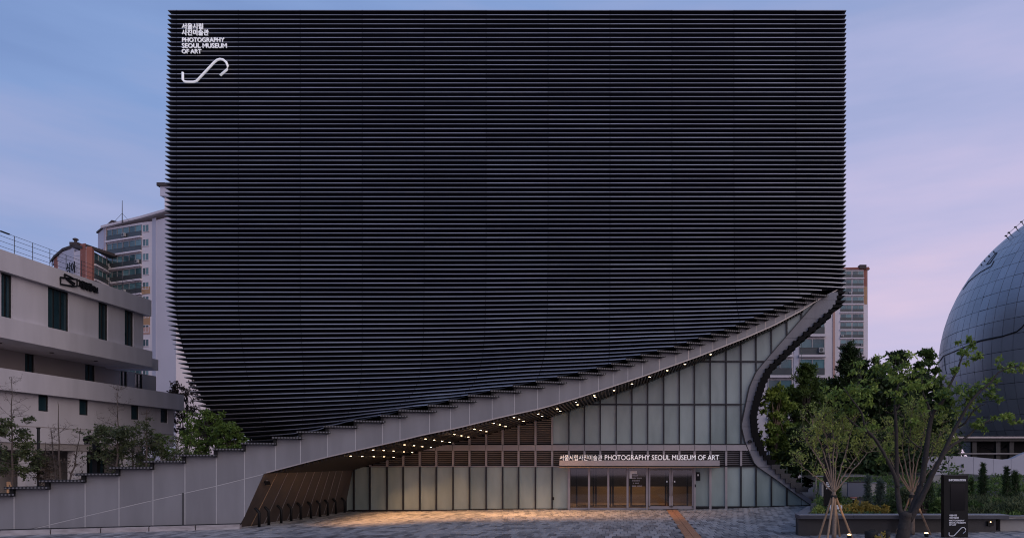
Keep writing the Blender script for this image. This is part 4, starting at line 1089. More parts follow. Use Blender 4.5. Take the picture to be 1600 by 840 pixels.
def branch(mb, pts, r0, r1, n=6, wob=.0):
    p = smooth_path(pts, 4); k = len(p)
    if wob: p = [q+Vector((rnd.gauss(0, wob), rnd.gauss(0, wob), rnd.gauss(0, wob))) if 0 < i < k-1 else q for i, q in enumerate(p)]
    mb.tube(p, [r0+(r1-r0)*(i/(k-1))**.8 for i in range(k)], n); return p
def twigs(mb, path, n, ln, r, levels=1, tips=None, t0=.3, upb=.35):
    for i in range(n):
        a = path[min(len(path)-1, int(len(path)*rnd.uniform(t0, 1)))]
        d = Vector((rnd.gauss(0, 1), rnd.gauss(0, .8), rnd.gauss(upb, .6))).normalized(); l = ln*rnd.uniform(.5, 1.2)
        mid = a+d*l*.5+Vector((rnd.gauss(0, .06), rnd.gauss(0, .06), rnd.gauss(.03, .06)))*l; e = a+d*l
        mb.tube([a, mid, e], [r, r*.7, r*.35], 4, False)
        if tips is not None: tips += [mid, e]
        if levels > 1: twigs(mb, [a, mid, e], 3, ln*.55, r*.55, levels-1, tips, .4, upb)
def clump(c, r, n, out, sq=.8):
    c = np.array(c); q = RS.normal(size=(n, 3)); q /= np.linalg.norm(q, axis=1)[:, None]; q *= (RS.rand(n)[:, None]**.5)*r; q[:, 2] *= sq; out.append(c+q)

# ---- big dark-stemmed tree in the forecourt
D2 = 22.9
t2 = empty('forecourt_tree', at(1413, 0, D2)*1); t2.location = (at(1413, 0, D2).x, D2, .2); WL[t2.name] = t2.location.copy()
tag(t2, 'large dark tree with forked leaning stems and sparse green leaves in the forecourt', 'tree')
mb = MB(); P_ = []
def br(pts, r0, r1, dr=0.0, jit=.12): 
    p = branch(mb, px_path(pts, D2, jit, dr), r0, r1, 8, .006); P_.append(p); return p
tbase = [(1409, 850), (1411, 835), (1414, 815), (1416, 800)]
br(tbase, .24, .18)
br([(1414, 812), (1406, 795), (1402, 760), (1401, 715), (1400, 660), (1399, 625), (1404, 600), (1410, 578)], .115, .016, .06)
br([(1403, 760), (1397, 740), (1383, 712), (1366, 684), (1352, 668), (1346, 645), (1330, 622), (1318, 605)], .075, .012, -.12)
br([(1366, 684), (1350, 672), (1335, 662), (1322, 650)], .05, .015, -.1)
br([(1417, 815), (1430, 785), (1441, 750), (1448, 700), (1456, 648), (1472, 628), (1480, 610), (1497, 574), (1507, 549), (1521, 535)], .135, .010, .05)
br([(1455, 650), (1450, 632), (1442, 612), (1440, 590)], .04, .012, -.05)
br([(1420, 812), (1438, 782), (1457, 740), (1474, 707), (1493, 668), (1517, 626), (1546, 598), (1566, 578), (1592, 572)], .115, .010, -.1)
br([(1470, 712), (1490, 694), (1510, 682), (1533, 663), (1559, 652), (1590, 657)], .06, .012, .15)
br([(1493, 668), (1508, 660), (1522, 640), (1540, 630)], .04, .012, -.15)
br([(1440, 700), (1425, 690), (1412, 672)], .03, .01, -.1)
br([(1401, 640), (1412, 620), (1428, 600)], .04, .012, .1)
obj('trunk', mb, M['bark'], t2, smooth=True)
CL2 = [(1400, 572, 26, 520), (1425, 585, 24, 460), (1385, 580, 20, 320), (1412, 600, 22, 340), (1440, 603, 16, 200), (1402, 628, 12, 130), (1345, 592, 26, 420), (1325, 610, 26, 380), (1358, 606, 18, 220), (1306, 612, 20, 260), (1340, 632, 24, 300), (1318, 640, 20, 240), (1355, 655, 15, 130), (1374, 664, 14, 120), (1385, 700, 9, 60), (1376, 718, 8, 40),
       (1508, 545, 14, 190), (1520, 537, 12, 160), (1498, 560, 15, 150), (1490, 580, 12, 100), (1526, 560, 8, 60), (1568, 576, 17, 220), (1588, 572, 13, 170), (1550, 590, 13, 130), (1540, 604, 16, 190), (1522, 612, 18, 230), (1560, 602, 12, 110), (1500, 610, 20, 280), (1480, 612, 17, 210), (1470, 600, 13, 120), (1505, 630, 20, 260), (1485, 642, 18, 240), (1465, 640, 13, 130), (1523, 640, 15, 140), (1545, 620, 13, 110),
       (1538, 665, 15, 100), (1552, 655, 12, 80), (1590, 655, 8, 50), (1570, 650, 8, 50), (1525, 668, 9, 60), (1440, 632, 12, 90), (1432, 660, 9, 50)]
lv = []; mb = MB()
for x, y, r, n in CL2:
    c = at(x, y, D2+rnd.uniform(-.5, .5)); rr = r*D2/F
    tips = []
    for i in range(max(3, n//40)):
        q = c+Vector((rnd.gauss(0, .55), rnd.gauss(0, .6), rnd.gauss(0, .40)))*rr; clump(q, rr*.34, 22, lv, .42)
        tips.append(q); mb.tube([c+(q-c)*.1+Vector((0, 0, -.06)), c+(q-c)*.6+Vector((0, 0, .02)), q], [.009, .006, .003], 4, False)
tag(obj('twigs', mb, M['bark'], t2), kind='stuff'); leaf_obj('crown', np.concatenate(lv), .135, 'leaf', t2, aspect=.50, up=.35)

# ---- two young staked trees
def sapling(px0, D, top, stems, clusters, stakes, label, leafn, crown_mat='leaf_pale'):
    base_ = Vector(((px0-CX)*D/F, D, .2)); t = empty('staked_sapling', base_); tag(t, label, 'tree')
    mb = MB(); tp = at(*top, D); branch(mb, [base_, base_.lerp(tp, .5)+Vector((.02, 0, 0)), tp], .075, .06, 8)
    paths = []
    for s in stems: paths.append(branch(mb, [tp+Vector((0, 0, -.05))]+px_path(s, D, .16, rnd.uniform(-.10, .10)), .034, .007, 6, .012))
    tips = []
    for p in paths: twigs(mb, p, 9, .55, .008, 2, tips, .45, .8)
    obj('trunk', mb, M['bark_pale'], t, smooth=True)
    lv = []
    for q in tips:
        if q.z > tp.z+.62 and rnd.random() < .5: clump(q, .12, 7, lv, .9)
    for x, y, r, n in clusters:
        c = at(x, y, D+rnd.uniform(-.5, .5)); rr = r*D/F
        for i in range(max(3, n//16)):
            q = c+Vector((rnd.gauss(0, .55), rnd.gauss(0, .7), rnd.gauss(0, .5)))*rr; clump(q, .085, 15, lv, 1.3)
    leaf_obj('crown', np.concatenate(lv), leafn, crown_mat, t, aspect=.46, up=-.35)
    return t, tp, base_
st1 = [[(1280, 748), (1262, 735), (1250, 722)], [(1292, 745), (1278, 715), (1262, 690), (1255, 672)], [(1295, 735), (1285, 700), (1272, 672), (1268, 655)], [(1299, 735), (1294, 700), (1286, 668), (1284, 648)], [(1302, 730), (1303, 690), (1300, 655), (1302, 640)],
       [(1306, 730), (1308, 695), (1314, 660), (1318, 642)], [(1312, 735), (1322, 705), (1330, 672), (1336, 650)], [(1316, 745), (1330, 725), (1345, 700), (1358, 678)], [(1320, 748), (1338, 728), (1355, 708), (1372, 695)], [(1296, 745), (1284, 725), (1270, 702), (1258, 690)]]
cl1 = [(1290, 660, 20, 180), (1310, 655, 22, 220), (1330, 662, 20, 190), (1275, 675, 18, 150), (1350, 675, 16, 110), (1262, 690, 14, 90), (1255, 720, 14, 80), (1300, 678, 24, 200), (1322, 682, 22, 160), (1368, 695, 14, 80), (1340, 690, 16, 90), (1285, 640, 14, 90), (1270, 735, 10, 40), (1282, 700, 14, 60)]
sap1, tp1, b1 = sapling(1303, 23.1, (1303, 768), st1, cl1, None, 'young vase shaped tree held by wooden stakes in front of the low planter', .085)
st3 = [[(1412, 745), (1405, 715), (1400, 690), (1396, 672)], [(1418, 740), (1411, 705), (1412, 672), (1414, 645)], [(1422, 735), (1420, 700), (1422, 665), (1424, 640)], [(1426, 735), (1429, 700), (1432, 668), (1436, 645)], [(1430, 738), (1438, 705), (1444, 675), (1447, 655)], [(1436, 745), (1452, 715), (1466, 685), (1473, 660)], [(1440, 748), (1462, 722), (1480, 700), (1492, 690)], [(1408, 748), (1395, 725), (1386, 702), (1380, 690)]]
cl3 = [(1415, 655, 14, 150), (1428, 648, 15, 170), (1440, 660, 14, 140), (1420, 675, 15, 140), (1405, 672, 12, 90), (1382, 692, 13, 110), (1398, 695, 12, 80), (1470, 655, 12, 90), (1476, 680, 14, 110), (1462, 690, 12, 80), (1492, 692, 13, 90), (1448, 690, 14, 80), (1430, 690, 14, 90)]
sap3, tp3, b3 = sapling(1426, 24.2, (1425, 768), st3, cl3, None, 'young pale leafed tree with slender stems behind the dark forked tree', .085)
def tripod(tp, base_, pxs, D, label, n=4):
    t = empty('tree_stakes', base_); tag(t, label, 'tree stakes'); hub = base_.lerp(tp, .90)
    for px, dy in pxs:
        f_ = Vector(((px-CX)*(D+dy)/F, D+dy, .15)); d = (hub-f_); mb = MB()
        off = (f_-base_).normalized()*.07
        mb.tube([f_, hub+off+d.normalized()*.12], .036, 8); obj('stake', mb, M['stake'], t)
    mb = MB(); mb.lathe(hub+Vector((0, 0, -.05)), [(.105, 0), (.11, .05), (.105, .10)], 10); obj('tie_band', mb, M['black_rough'], t)
    return t
tripod(tp1, b1, [(1279, .2), (1292, -.9), (1312, .9), (1332, .1)], 23.1, 'four wooden stakes tied around the young tree beside the black pylon')
tripod(tp3, b3, [(1400, .5), (1419, .9), (1455, -.2)], 24.2, 'wooden stakes propping the young tree behind the dark forked tree')
# ground spotlights
def spot(px, py, D, label, aim):
    q = at(px, py, D); t = empty('ground_spotlight', (q.x, D, .2)); tag(t, label, 'spotlight', 'ground spotlights under the young trees')
    m = MB(); m.tube([(q.x, D, .18), (q.x, D, q.z-.05)], .018, 6); obj('spike', m, M['black'], t)
    m = MB(); m.lathe((q.x, D, q.z-.10), [(.05, 0), (.07, .04), (.07, .12)], 12); obj('housing', m, M['black'], t)
    m = MB(); m.lathe((q.x, D-.0, q.z+.0), [(.058, 0), (.06, .045), (.02, .06)], 12); obj('lamp_lens', m, M['spotlamp'], t)
    sl = bpy.data.lights.new('spot_beam', 'SPOT'); sl.energy = 26; sl.color = (1, .62, .30); sl.spot_size = math.radians(40); sl.spot_blend = .6; sl.shadow_soft_size = .05
    so = bpy.data.objects.new('spot_beam', sl); col.objects.link(so); so.location = (q.x, D-.02, q.z+.12); d = aim-Vector(so.location); so.rotation_euler = d.to_track_quat('-Z', 'Y').to_euler()
spot(1327, 836, 22.9, 'small lit ground spotlight at the foot of the staked tree near the pylon', tp1)
spot(1447.5, 833.5, 23.6, 'small lit ground spotlight between the dark forked tree and the information totem', tp3)
# low black tubs with a leafy plant at the bottom edge
for i, (a, b, lb) in enumerate(((1351.5, 1371, 'wide black soft planter bag on the paving left of the forked tree'), (1380, 1391, 'narrow black soft planter bag on the paving close to the forked trunk'))):
    D = 22.6; x0, x1 = at(a, 0, D).x, at(b, 0, D).x; t = empty('planter_bag', ((x0+x1)/2, D, .17)); tag(t, lb, 'planter bag')
    r = (x1-x0)/2; m = MB(); m.lathe(((x0+x1)/2, D, .17), [(r*.9, 0), (r*1.0, .12), (r*1.02, .24), (r*.97, .30), (r*.8, .31), (r*.78, .25)], 18)
    m.v = [(x+rnd.gauss(0, .006), y+rnd.gauss(0, .006), z+rnd.gauss(0, .006)) for x, y, z in m.v]; obj('bag', m, M['black_rough'], t, smooth=True)
    m = MB(); m.tube([((x0+x1)/2-r*.5, D-.1, .48), ((x0+x1)/2-r*.4, D-.1, .53), ((x0+x1)/2+r*.4, D-.1, .53), ((x0+x1)/2+r*.5, D-.1, .48)], .012, 6); obj('handle', m, M['black_rough'], t)
q = at(1375, 838, 22.35); t = empty('small_shrub', (q.x, 22.35, .17)); tag(t, 'small yellow green leafy plant standing between two black planter bags', 'plant')
lv = []
for i in range(16): clump(q+Vector((rnd.gauss(0, .13), rnd.gauss(0, .1), rnd.gauss(-.06, .07))), .06, 10, lv)
leaf_obj('foliage', np.concatenate(lv), .085, 'leaf_yellow', t, up=-.3)
m = MB(); m.tube([(q.x, 22.35, .17), (q.x, 22.35, .36)], .01, 5); obj('stem', m, M['twig'], t)

# ---- information totem
D = 23.2; a, b = at(1475, 838, D), at(1512.5, 742, D)
tt = empty('information_totem', ((a.x+b.x)/2, D, .17)); tag(tt, 'black information totem with a dark screen and white lettering', 'information sign')
m = MB(); m.ab((a.x, D, .17), (b.x, D+.22, b.z)); obj('body', m, M['totem'] if 'totem' in M else M['black'], tt)
m = MB(); m.ab((a.x, D-.0, b.z+.0), (b.x, D+.22, b.z+.012)); obj('cap', m, M['concrete_dark_shaded'], tt)
c, d = at(1485, 796.5, D), at(1507.5, 755.3, D); m = MB(); m.ab((c.x, D-.012, c.z), (d.x, D-.001, d.z)); obj('screen', m, M['screen'] if 'screen' in M else M['mull'], tt)
for body, x0, x1, y0, y1, bo in (('INFORMATION', 1482.5, 1509, 747.5, 751, .04), ('서울시립', 1482.8, 1495, 802.8, 805.8, .03), ('사진미술관', 1482.8, 1498, 806.5, 809.5, .03), ('PHOTOGRAPHY', 1482.8, 1507, 811.2, 813.6, .03), ('SEOUL MUSEUM', 1482.8, 1508.5, 814.6, 817, .03), ('OF ART', 1482.8, 1494, 818, 820.2, .03)):
    letters_at(body, x0, x1, y0, y1, D-.008, tt, 'white', .012, bo)
c, d = at(1482.8, 836.5, D-.012), at(1509, 823, D-.012); s_logo(tt, M['white'], c, d.x-c.x, d.z-c.z, .013)

# ---- low planter with an overhanging stone top
pb = empty('stone_planter', (10, 25, .2)); tag(pb, 'long low dark stone planter with an overhanging pale top edge', 'planter')
PD = 24.8; zt_ = .80
xa, xb = at(1249, 0, PD).x, at(1577, 0, PD).x
segs = [xa, xa+1.9, xa+3.8, xa+5.6, xb]
for u0, u1 in zip(segs, segs[1:]):
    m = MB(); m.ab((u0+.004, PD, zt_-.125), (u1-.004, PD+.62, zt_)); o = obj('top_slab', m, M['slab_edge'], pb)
    m = MB(); m.ab((u0+.004, PD+.012, zt_), (u1-.004, PD+.62, zt_+.018)); obj('top_face', m, M['stone_light'], o)
m = MB(); m.ab((xa+.02, PD+.22, .0), (xb-.35, PD+.5, zt_-.127)); obj('front_wall', m, M['concrete_dark_shaded'], pb)
m = MB(); m.prism([(xa, PD+.624, zt_-.10), (xa+.42, PD+.624, zt_-.10), (8.30, 29.9, zt_-.10), (7.95, 29.9, zt_-.10)], (0, 0, .10)); obj('side_slab', m, M['stone_top'], pb)
m = MB(); m.prism([(xa+.03, PD+.63, 0), (xa+.30, PD+.63, 0), (8.2, 29.85, 0), (7.98, 29.85, 0)], (0, 0, zt_-.104)); obj('side_wall', m, M['concrete_dark_shaded'], pb)
m = MB(); m.box((at(1551, 0, PD).x, PD+.18, .5), (.20, .12, .16)); pl_ = obj('step_light', m, M['black'], pb); m = MB(); m.box((at(1550.5, 0, PD).x, PD+.112, .56), (.03, .02, .03)); obj('lamp_lens', m, M['spotlamp'], pl_)
w2 = empty('low_wall', (14.5, 25.3, .2)); tag(w2, 'plain grey low wall running on right of the stone planter', 'wall')
m = MB(); m.ab((at(1563, 0, 25.4).x, 25.4, .0), (24, 25.8, .70)); obj('wall', m, M['concrete'], w2); m = MB(); m.ab((at(1563, 0, 25.4).x, 25.37, .70), (24, 25.83, .74)); obj('coping', m, M['stone_top'], w2)
# soil and rising garden ground behind
def gardz(x, y):
    t = min(max((y-26)/16, 0), 1); return .62+1.25*t+.10*math.sin(x*.9+y*.5)
g = MB(); nx, ny = 40, 24
def gx0(y): return 6.75+(y-25.3)*.29 if y < 30 else 8.2+.27*(y-30) if y < 39 else 10.9
for j in range(ny+1):
    y = 25.25+(60-25.25)*(j/ny)**1.3
    for i in range(nx+1):
        x = gx0(y)+(46-gx0(y))*(i/nx)**1.5; g.v.append((x, y, gardz(x, y) if y > 25.4 else .62))
for j in range(ny):
    for i in range(nx): a = j*(nx+1)+i; g.f.append((a, a+1, a+nx+2, a+nx+1)); g.m.append(0)
tag(obj('garden_slope', g, M['ground'], None, smooth=True), kind='structure')
# ground cover
lv = []; 
for i in range(1500):
    px = rnd.uniform(1275, 1600); D = rnd.uniform(25.6, 40); x = (px-CX)*D/F
    if x < gx0(D)+.2: continue
    clump((x, D, gardz(x, D)+.05), .22, 12, lv, .6)
o = leaf_obj('ground_cover', np.concatenate(lv), .13, 'leaf_mid', None, up=-.6); tag(o, kind='stuff')
lv = []
for i in range(420):
    px = rnd.uniform(1512, 1600); D = rnd.uniform(25.9, 31); x = (px-CX)*D/F; clump((x, D, gardz(x, D)+.10), .2, 14, lv, .8)
o = leaf_obj('tall_grass', np.concatenate(lv), .24, 'grass', None, aspect=.12, up=-.9); tag(o, kind='stuff')
def shrub(name, px, py_top, py_base, wpx, D, mt, n, size, label, cat='shrub', group=None, up=-.3, aspect=.45, conic=False, stem='twig'):
    b_ = at(px, py_base, D); z0 = gardz(b_.x, D)-.05; tpz = at(px, py_top, D).z; hh = tpz-z0; r = wpx*.5*D/F
    t = empty(name, (b_.x, D, z0)); tag(t, label, cat, group); lv = []; mb = MB()
    for i in range(n):
        u = rnd.random()
        if conic:
            rr = r*(1-u)**.7*(.35+.65*rnd.random()); th = rnd.uniform(0, 6.283); q = Vector((b_.x+math.cos(th)*rr, D+math.sin(th)*rr, z0+hh*(.04+.93*u)))
            clump(q, r*.16+.02, 10, lv, 1.7)
        else:
            th = rnd.uniform(0, 6.283); rr = r*math.sqrt(rnd.random()); q = Vector((b_.x+math.cos(th)*rr, D+math.sin(th)*rr, z0+hh*(.15+.8*u*math.sqrt(max(.05, 1-(rr/r)**2)))))
            clump(q, r*.22, 10, lv, .8)
        if i % 6 == 0: mb.tube([(b_.x+rnd.gauss(0, .03), D+rnd.gauss(0, .03), z0), q], [.012, .005], 4, False)
    obj('stems', mb, M[stem], t); leaf_obj('foliage', np.concatenate(lv), size, mt, t, up=up, aspect=aspect); return t
ys = [(1279, 789, 20), (1322, 785, 22), (1338, 781, 22), (1352, 782, 22), (1366, 786, 22), (1383, 788, 14)]
yn = ['behind the planter corner nearest the museum', 'right of the white box', 'around the low garden lamp', 'left of the upright conifers', 'in front of the blue conifers', 'beside the dark forked tree']
for (px, py, wp), s in zip(ys, yn): shrub('yellow_shrub', px, py, 803, wp, 26.2, 'leaf_yellow' if px > 1300 else 'leaf_pale', 55, .10, 'low yellow leafed shrub in the planter '+s, 'shrub', 'yellow shrubs along the planter')
cs = [(1309, 742, 795, 10, 29, 'leaf_mid', 'slim green conifer just right of the young staked tree'), (1356, 744, 792, 13, 28, 'leaf_blue', 'upright blue green conifer in front of the slate board'), (1376, 746, 790, 20, 28.5, 'leaf_blue', 'bushy blue green conifer left of the forked tree'), (1450, 735, 800, 22, 27.5, 'leaf_dark', 'dark narrow conifer between the forked tree and the totem'), (1516, 748, 785, 9, 31, 'leaf_dark', 'small dark conifer half hidden by the totem'),
      (1536, 724, 778, 15, 32, 'leaf_dark', 'upright dark conifer in front of the lavender wall right of the totem'), (1573, 729, 784, 16, 31, 'leaf_dark', 'tall conifer before the lavender wall, left of a close pair'), (1586, 736, 785, 15, 31.3, 'leaf_dark', 'shorter conifer of the close pair before the lavender wall')]
for px, a, b, wp, D, mt, lb in cs: shrub('conifer', px, a, b, wp, D, mt, 150, .16, lb, 'conifer', None, up=-.75, aspect=.16, conic=True)
gs = [(1395, 768, 798, 30, 27, 'leaf_dark', 'rounded dark shrub left of the forked tree'), (1415, 760, 795, 40, 29.5, 'leaf_left', 'loose grey green shrub behind the forked tree'), (1465, 778, 800, 26, 26.6, 'leaf_mid', 'low green shrub left of the totem behind the planter'), (1435, 786, 803, 22, 26, 'leaf_brown', 'low brown shrub at the planter edge behind the forked tree'), (1522, 782, 800, 24, 26.8, 'leaf_mid', 'low green shrub right of the totem'), (1555, 778, 797, 30, 28, 'leaf_mid', 'spreading green shrub below the lavender wall'), (1585, 784, 803, 34, 26.5, 'leaf_left', 'dry grassy shrub at the right end of the garden'), (1480, 765, 795, 24, 30, 'leaf_left', 'pale shrub behind the information totem'),
      (1492, 722, 745, 46, 31, 'leaf_mid', 'leafy green shrub rising above the information totem')]
for px, a, b, wp, D, mt, lb in gs: shrub('garden_shrub', px, a, b, wp, D, mt, 110, .13, lb, 'shrub')
# ---- pylon, white box, lamp, boards and small walls in the garden
D = 27.2; a, b = at(1289.5, 803, D), at(1303, 640, D)
py = empty('black_pylon', ((a.x+b.x)/2, D, .6)); tag(py, 'slim black sign pylon behind the young staked tree with white lettering', 'sign')
m = MB(); m.ab((a.x, D, .5), (b.x, D+.25, b.z)); obj('body', m, M['black'], py)
for i, (wd) in enumerate((.17, .20, .17, .12)):
    mm = MB(); z = at(0, 753.5+i*2.9, D).z
    for j in range(int(wd/.035)): mm.box((a.x+.05+j*.036, D-.004, z), (.026, .006, .045))
    obj('lettering', mm, M['white'], py)
D = 26.0; a, b = at(1297, 803, D), at(1316, 789, D); bx = empty('white_box', ((a.x+b.x)/2, D, .6)); tag(bx, 'small white utility box in the planter behind the wooden stakes', 'utility box')
m = MB(); m.ab((a.x, D, .55), (b.x, D+.3, b.z)); obj('cabinet', m, M['white'], bx); m = MB(); m.ab((a.x+.08, D-.01, b.z-.17), (b.x-.06, D-.001, b.z-.14)); obj('slot', m, M['black'], bx); m = MB(); m.box((a.x+.2, D-.006, b.z-.07), (.06, .01, .06)); obj('lock', m, M['black'], bx)
D = 26.4; q = at(1333.5, 776, D); gl = empty('garden_lamp', (q.x, D, .62)); tag(gl, 'short bollard lamp with a flat reddish cap among yellow shrubs', 'lamp')
m = MB(); m.tube([(q.x, D, .55), (q.x, D, q.z-.08)], .03, 8); obj('post', m, M['black'], gl); m = MB(); m.lathe((q.x, D, q.z-.04), [(.13, 0), (.14, .025), (.10, .05)], 14); obj('cap', m, M['apt_red'], gl); m = MB(); m.lathe((q.x, D, q.z-.09), [(.04, 0), (.05, .045)], 10); obj('lamp_lens', m, M['white'], gl)
D = 31; a, b = at(1325, 775, D), at(1354, 753, D); sb = empty('slate_board', ((a.x+b.x)/2, D, 1)); tag(sb, 'plain slate blue board standing behind the yellow shrubs', 'board'); m = MB(); m.ab((a.x, D, a.z), (b.x, D+.15, b.z)); obj('board', m, M['boardblue'], sb); m = MB(); m.ab((a.x, D-.02, b.z), (b.x, D+.17, b.z+.04)); obj('top_rail', m, M['mull'], sb)
lw = empty('garden_wall', at(1330, 800, 31.6)); tag(lw, 'grey concrete garden wall behind the slate board and conifers', 'wall'); a, b = at(1270, 800, 31.6), at(1385, 755, 31.6); m = MB(); m.ab((a.x+.4, 31.6, .5), (b.x, 32, b.z)); obj('wall', m, M['concrete'], lw); m = MB(); m.ab((a.x+.4, 31.57, b.z), (b.x, 32.03, b.z+.05)); obj('coping', m, M['stone_top'], lw)
hr = empty('handrail', at(1315, 775, 33)); tag(hr, 'thin metal handrail on the garden path behind the slate board', 'handrail'); m = MB(); m.tube([at(1270, 743.5, 33), at(1357, 743, 33)], .025, 6); obj('rail', m, M['steel'], hr)
for px in (1275, 1315, 1357): m = MB(); m.tube([at(px, 743.5, 33), at(px, 775, 33)], .022, 6); obj('rail_post', m, M['steel'], hr)
gw = empty('sloping_wall', at(1470, 770, 36)); tag(gw, 'rough grey retaining wall with a sloping top left of the totem', 'wall')
m = MB(); m.prism([at(1440, 790, 36), at(1610, 800, 36), at(1610, 786, 36), at(1545, 768, 36), at(1500, 757, 36), at(1470, 742, 36), at(1440, 742, 36)], (0, .4, 0)); obj('wall', m, M['concrete'], gw)
m = MB(); m.box(at(1462, 760.5, 35.9), (.42, .04, .13)); obj('name_plate', m, M['white'], gw)

# ---- background trees on the right
def crown_tree(name, px, py_top, py_bot, wpx, D, mt, nb, nl, size, label, kind='round', cat='tree', zb=None, group=None, trunk='bark'):
    c = at(px, (py_top+py_bot)/2, D); rz_ = (py_bot-py_top)/2*D/F; rx = wpx/2*D/F; z0 = zb if zb is not None else (gardz(c.x, D) if px > 900 else 0)
    t = empty(name, (c.x, D, z0)); tag(t, label, cat, group); lv = []; mb = MB()
    tp = Vector((c.x, D, c.z+rz_*.45)); tr = [Vector((c.x, D, z0-.1)), Vector((c.x+rnd.gauss(0, .1), D, (z0+c.z)/2)), tp]; p = branch(mb, tr, max(.08, rx*.07), .03, 7)
    for i in range(nb):
        u = rnd.uniform(-1, 1); th = rnd.uniform(0, 6.283); rr = math.sqrt(max(0, 1-u*u))*(rnd.random()**.4)
        if kind == 'pine': rr *= (1-.55*(u+1)/2)
        q = Vector((c.x+math.cos(th)*rr*rx, D+math.sin(th)*rr*rx*.8, c.z+u*rz_*(.92)))
        s = rx*rnd.uniform(.13, .27); a = p[min(len(p)-1, int(len(p)*rnd.uniform(.4, 1)))]
        if i % 3 == 0: mb.tube([a, a.lerp(q, .5)+Vector((0, 0, .15*rx)), q], [.04, .025, .01], 4, False)
        m_ = int(nl/nb)
        for k in range(5): clump(q+Vector((rnd.gauss(0, .55), rnd.gauss(0, .55), rnd.gauss(0, .35)))*s, s*.55, m_//5, lv, .6)
    obj('trunk', mb, M[trunk], t, smooth=True); leaf_obj('crown', np.concatenate(lv), size, mt, t, aspect=.5 if kind == 'round' else .22, up=.25 if kind == 'round' else -.5); return t
crown_tree('leafy_tree', 1214, 600, 735, 62, 44.5, 'leaf', 70, 5200, .24, 'leafy green tree with pale branches close to the curved museum flank', trunk='bark_pale')
crown_tree('feathery_tree', 1262, 562, 720, 70, 49, 'leaf_mid', 90, 9000, .30, 'feathery mid green tree left of the dark pine', 'pine')
crown_tree('pine_tree', 1328, 536, 690, 76, 52, 'leaf_dark', 90, 9500, .30, 'broad dark pine behind the forecourt trees', 'pine')
crown_tree('pine_tree', 1368, 556, 720, 46, 54, 'leaf_mid', 60, 6000, .28, 'narrower green pine between the broad dark pine and the tall trees', 'pine')
crown_tree('leafy_tree', 1402, 541, 730, 62, 56, 'leaf_dark', 80, 8000, .30, 'tall dark leafy tree left of the globe, with an uneven top')
crown_tree('leafy_tree', 1447, 540, 735, 60, 55, 'leaf_mid', 80, 8000, .30, 'tall green tree touching the left side of the globe')
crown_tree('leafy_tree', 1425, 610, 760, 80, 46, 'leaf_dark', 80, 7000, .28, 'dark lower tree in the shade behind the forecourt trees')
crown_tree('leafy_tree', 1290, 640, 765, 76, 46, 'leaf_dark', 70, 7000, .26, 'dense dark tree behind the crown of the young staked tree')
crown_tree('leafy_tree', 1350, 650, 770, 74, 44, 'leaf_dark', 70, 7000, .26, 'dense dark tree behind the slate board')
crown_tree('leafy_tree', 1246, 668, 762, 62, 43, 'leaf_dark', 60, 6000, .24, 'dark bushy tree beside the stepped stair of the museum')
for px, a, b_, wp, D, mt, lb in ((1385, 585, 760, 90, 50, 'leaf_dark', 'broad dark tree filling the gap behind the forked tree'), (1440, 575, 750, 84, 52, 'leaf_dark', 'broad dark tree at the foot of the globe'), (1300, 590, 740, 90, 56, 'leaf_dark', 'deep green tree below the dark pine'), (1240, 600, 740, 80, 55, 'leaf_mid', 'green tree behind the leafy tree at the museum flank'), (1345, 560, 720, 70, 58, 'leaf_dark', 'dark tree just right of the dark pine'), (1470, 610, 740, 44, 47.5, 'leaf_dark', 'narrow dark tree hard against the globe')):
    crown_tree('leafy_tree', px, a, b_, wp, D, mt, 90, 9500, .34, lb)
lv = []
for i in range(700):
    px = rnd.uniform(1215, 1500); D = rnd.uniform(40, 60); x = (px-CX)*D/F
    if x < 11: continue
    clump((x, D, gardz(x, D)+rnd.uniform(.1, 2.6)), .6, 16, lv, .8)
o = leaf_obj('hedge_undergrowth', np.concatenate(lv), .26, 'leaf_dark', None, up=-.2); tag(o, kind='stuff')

# ---- planted bank behind the ramp wall on the left
g = MB(); nx, ny = 40, 6
def bankz(x): return zk(kb(x))-.45 if x < -14 else zk(95.5)-.3
for j in range(ny+1):
    for i in range(nx+1):
        x = -36+(-14.6+36)*i/nx; y = B0+B1*x+.25+j*(11.0/ny); g.v.append((x, y, bankz(max(x, -25))*(1 if j < 4 else .8)+.05*math.sin(x*2+j)))
for j in range(ny):
    for i in range(nx): a = j*(nx+1)+i; g.f.append((a, a+1, a+nx+2, a+nx+1)); g.m.append(0)
tag(obj('planted_bank', g, M['ground'], None, smooth=True), kind='structure')
lv = []
for i in range(420):
    x = rnd.uniform(-30, -16); y = B0+B1*x+rnd.uniform(.4, 2.6); clump((x, y, bankz(max(x, -25))+rnd.uniform(0, .28)), .16, 12, lv, .8)
tag(leaf_obj('bank_planting', np.concatenate(lv), .11, 'leaf_brown', None, up=-.3), kind='stuff')
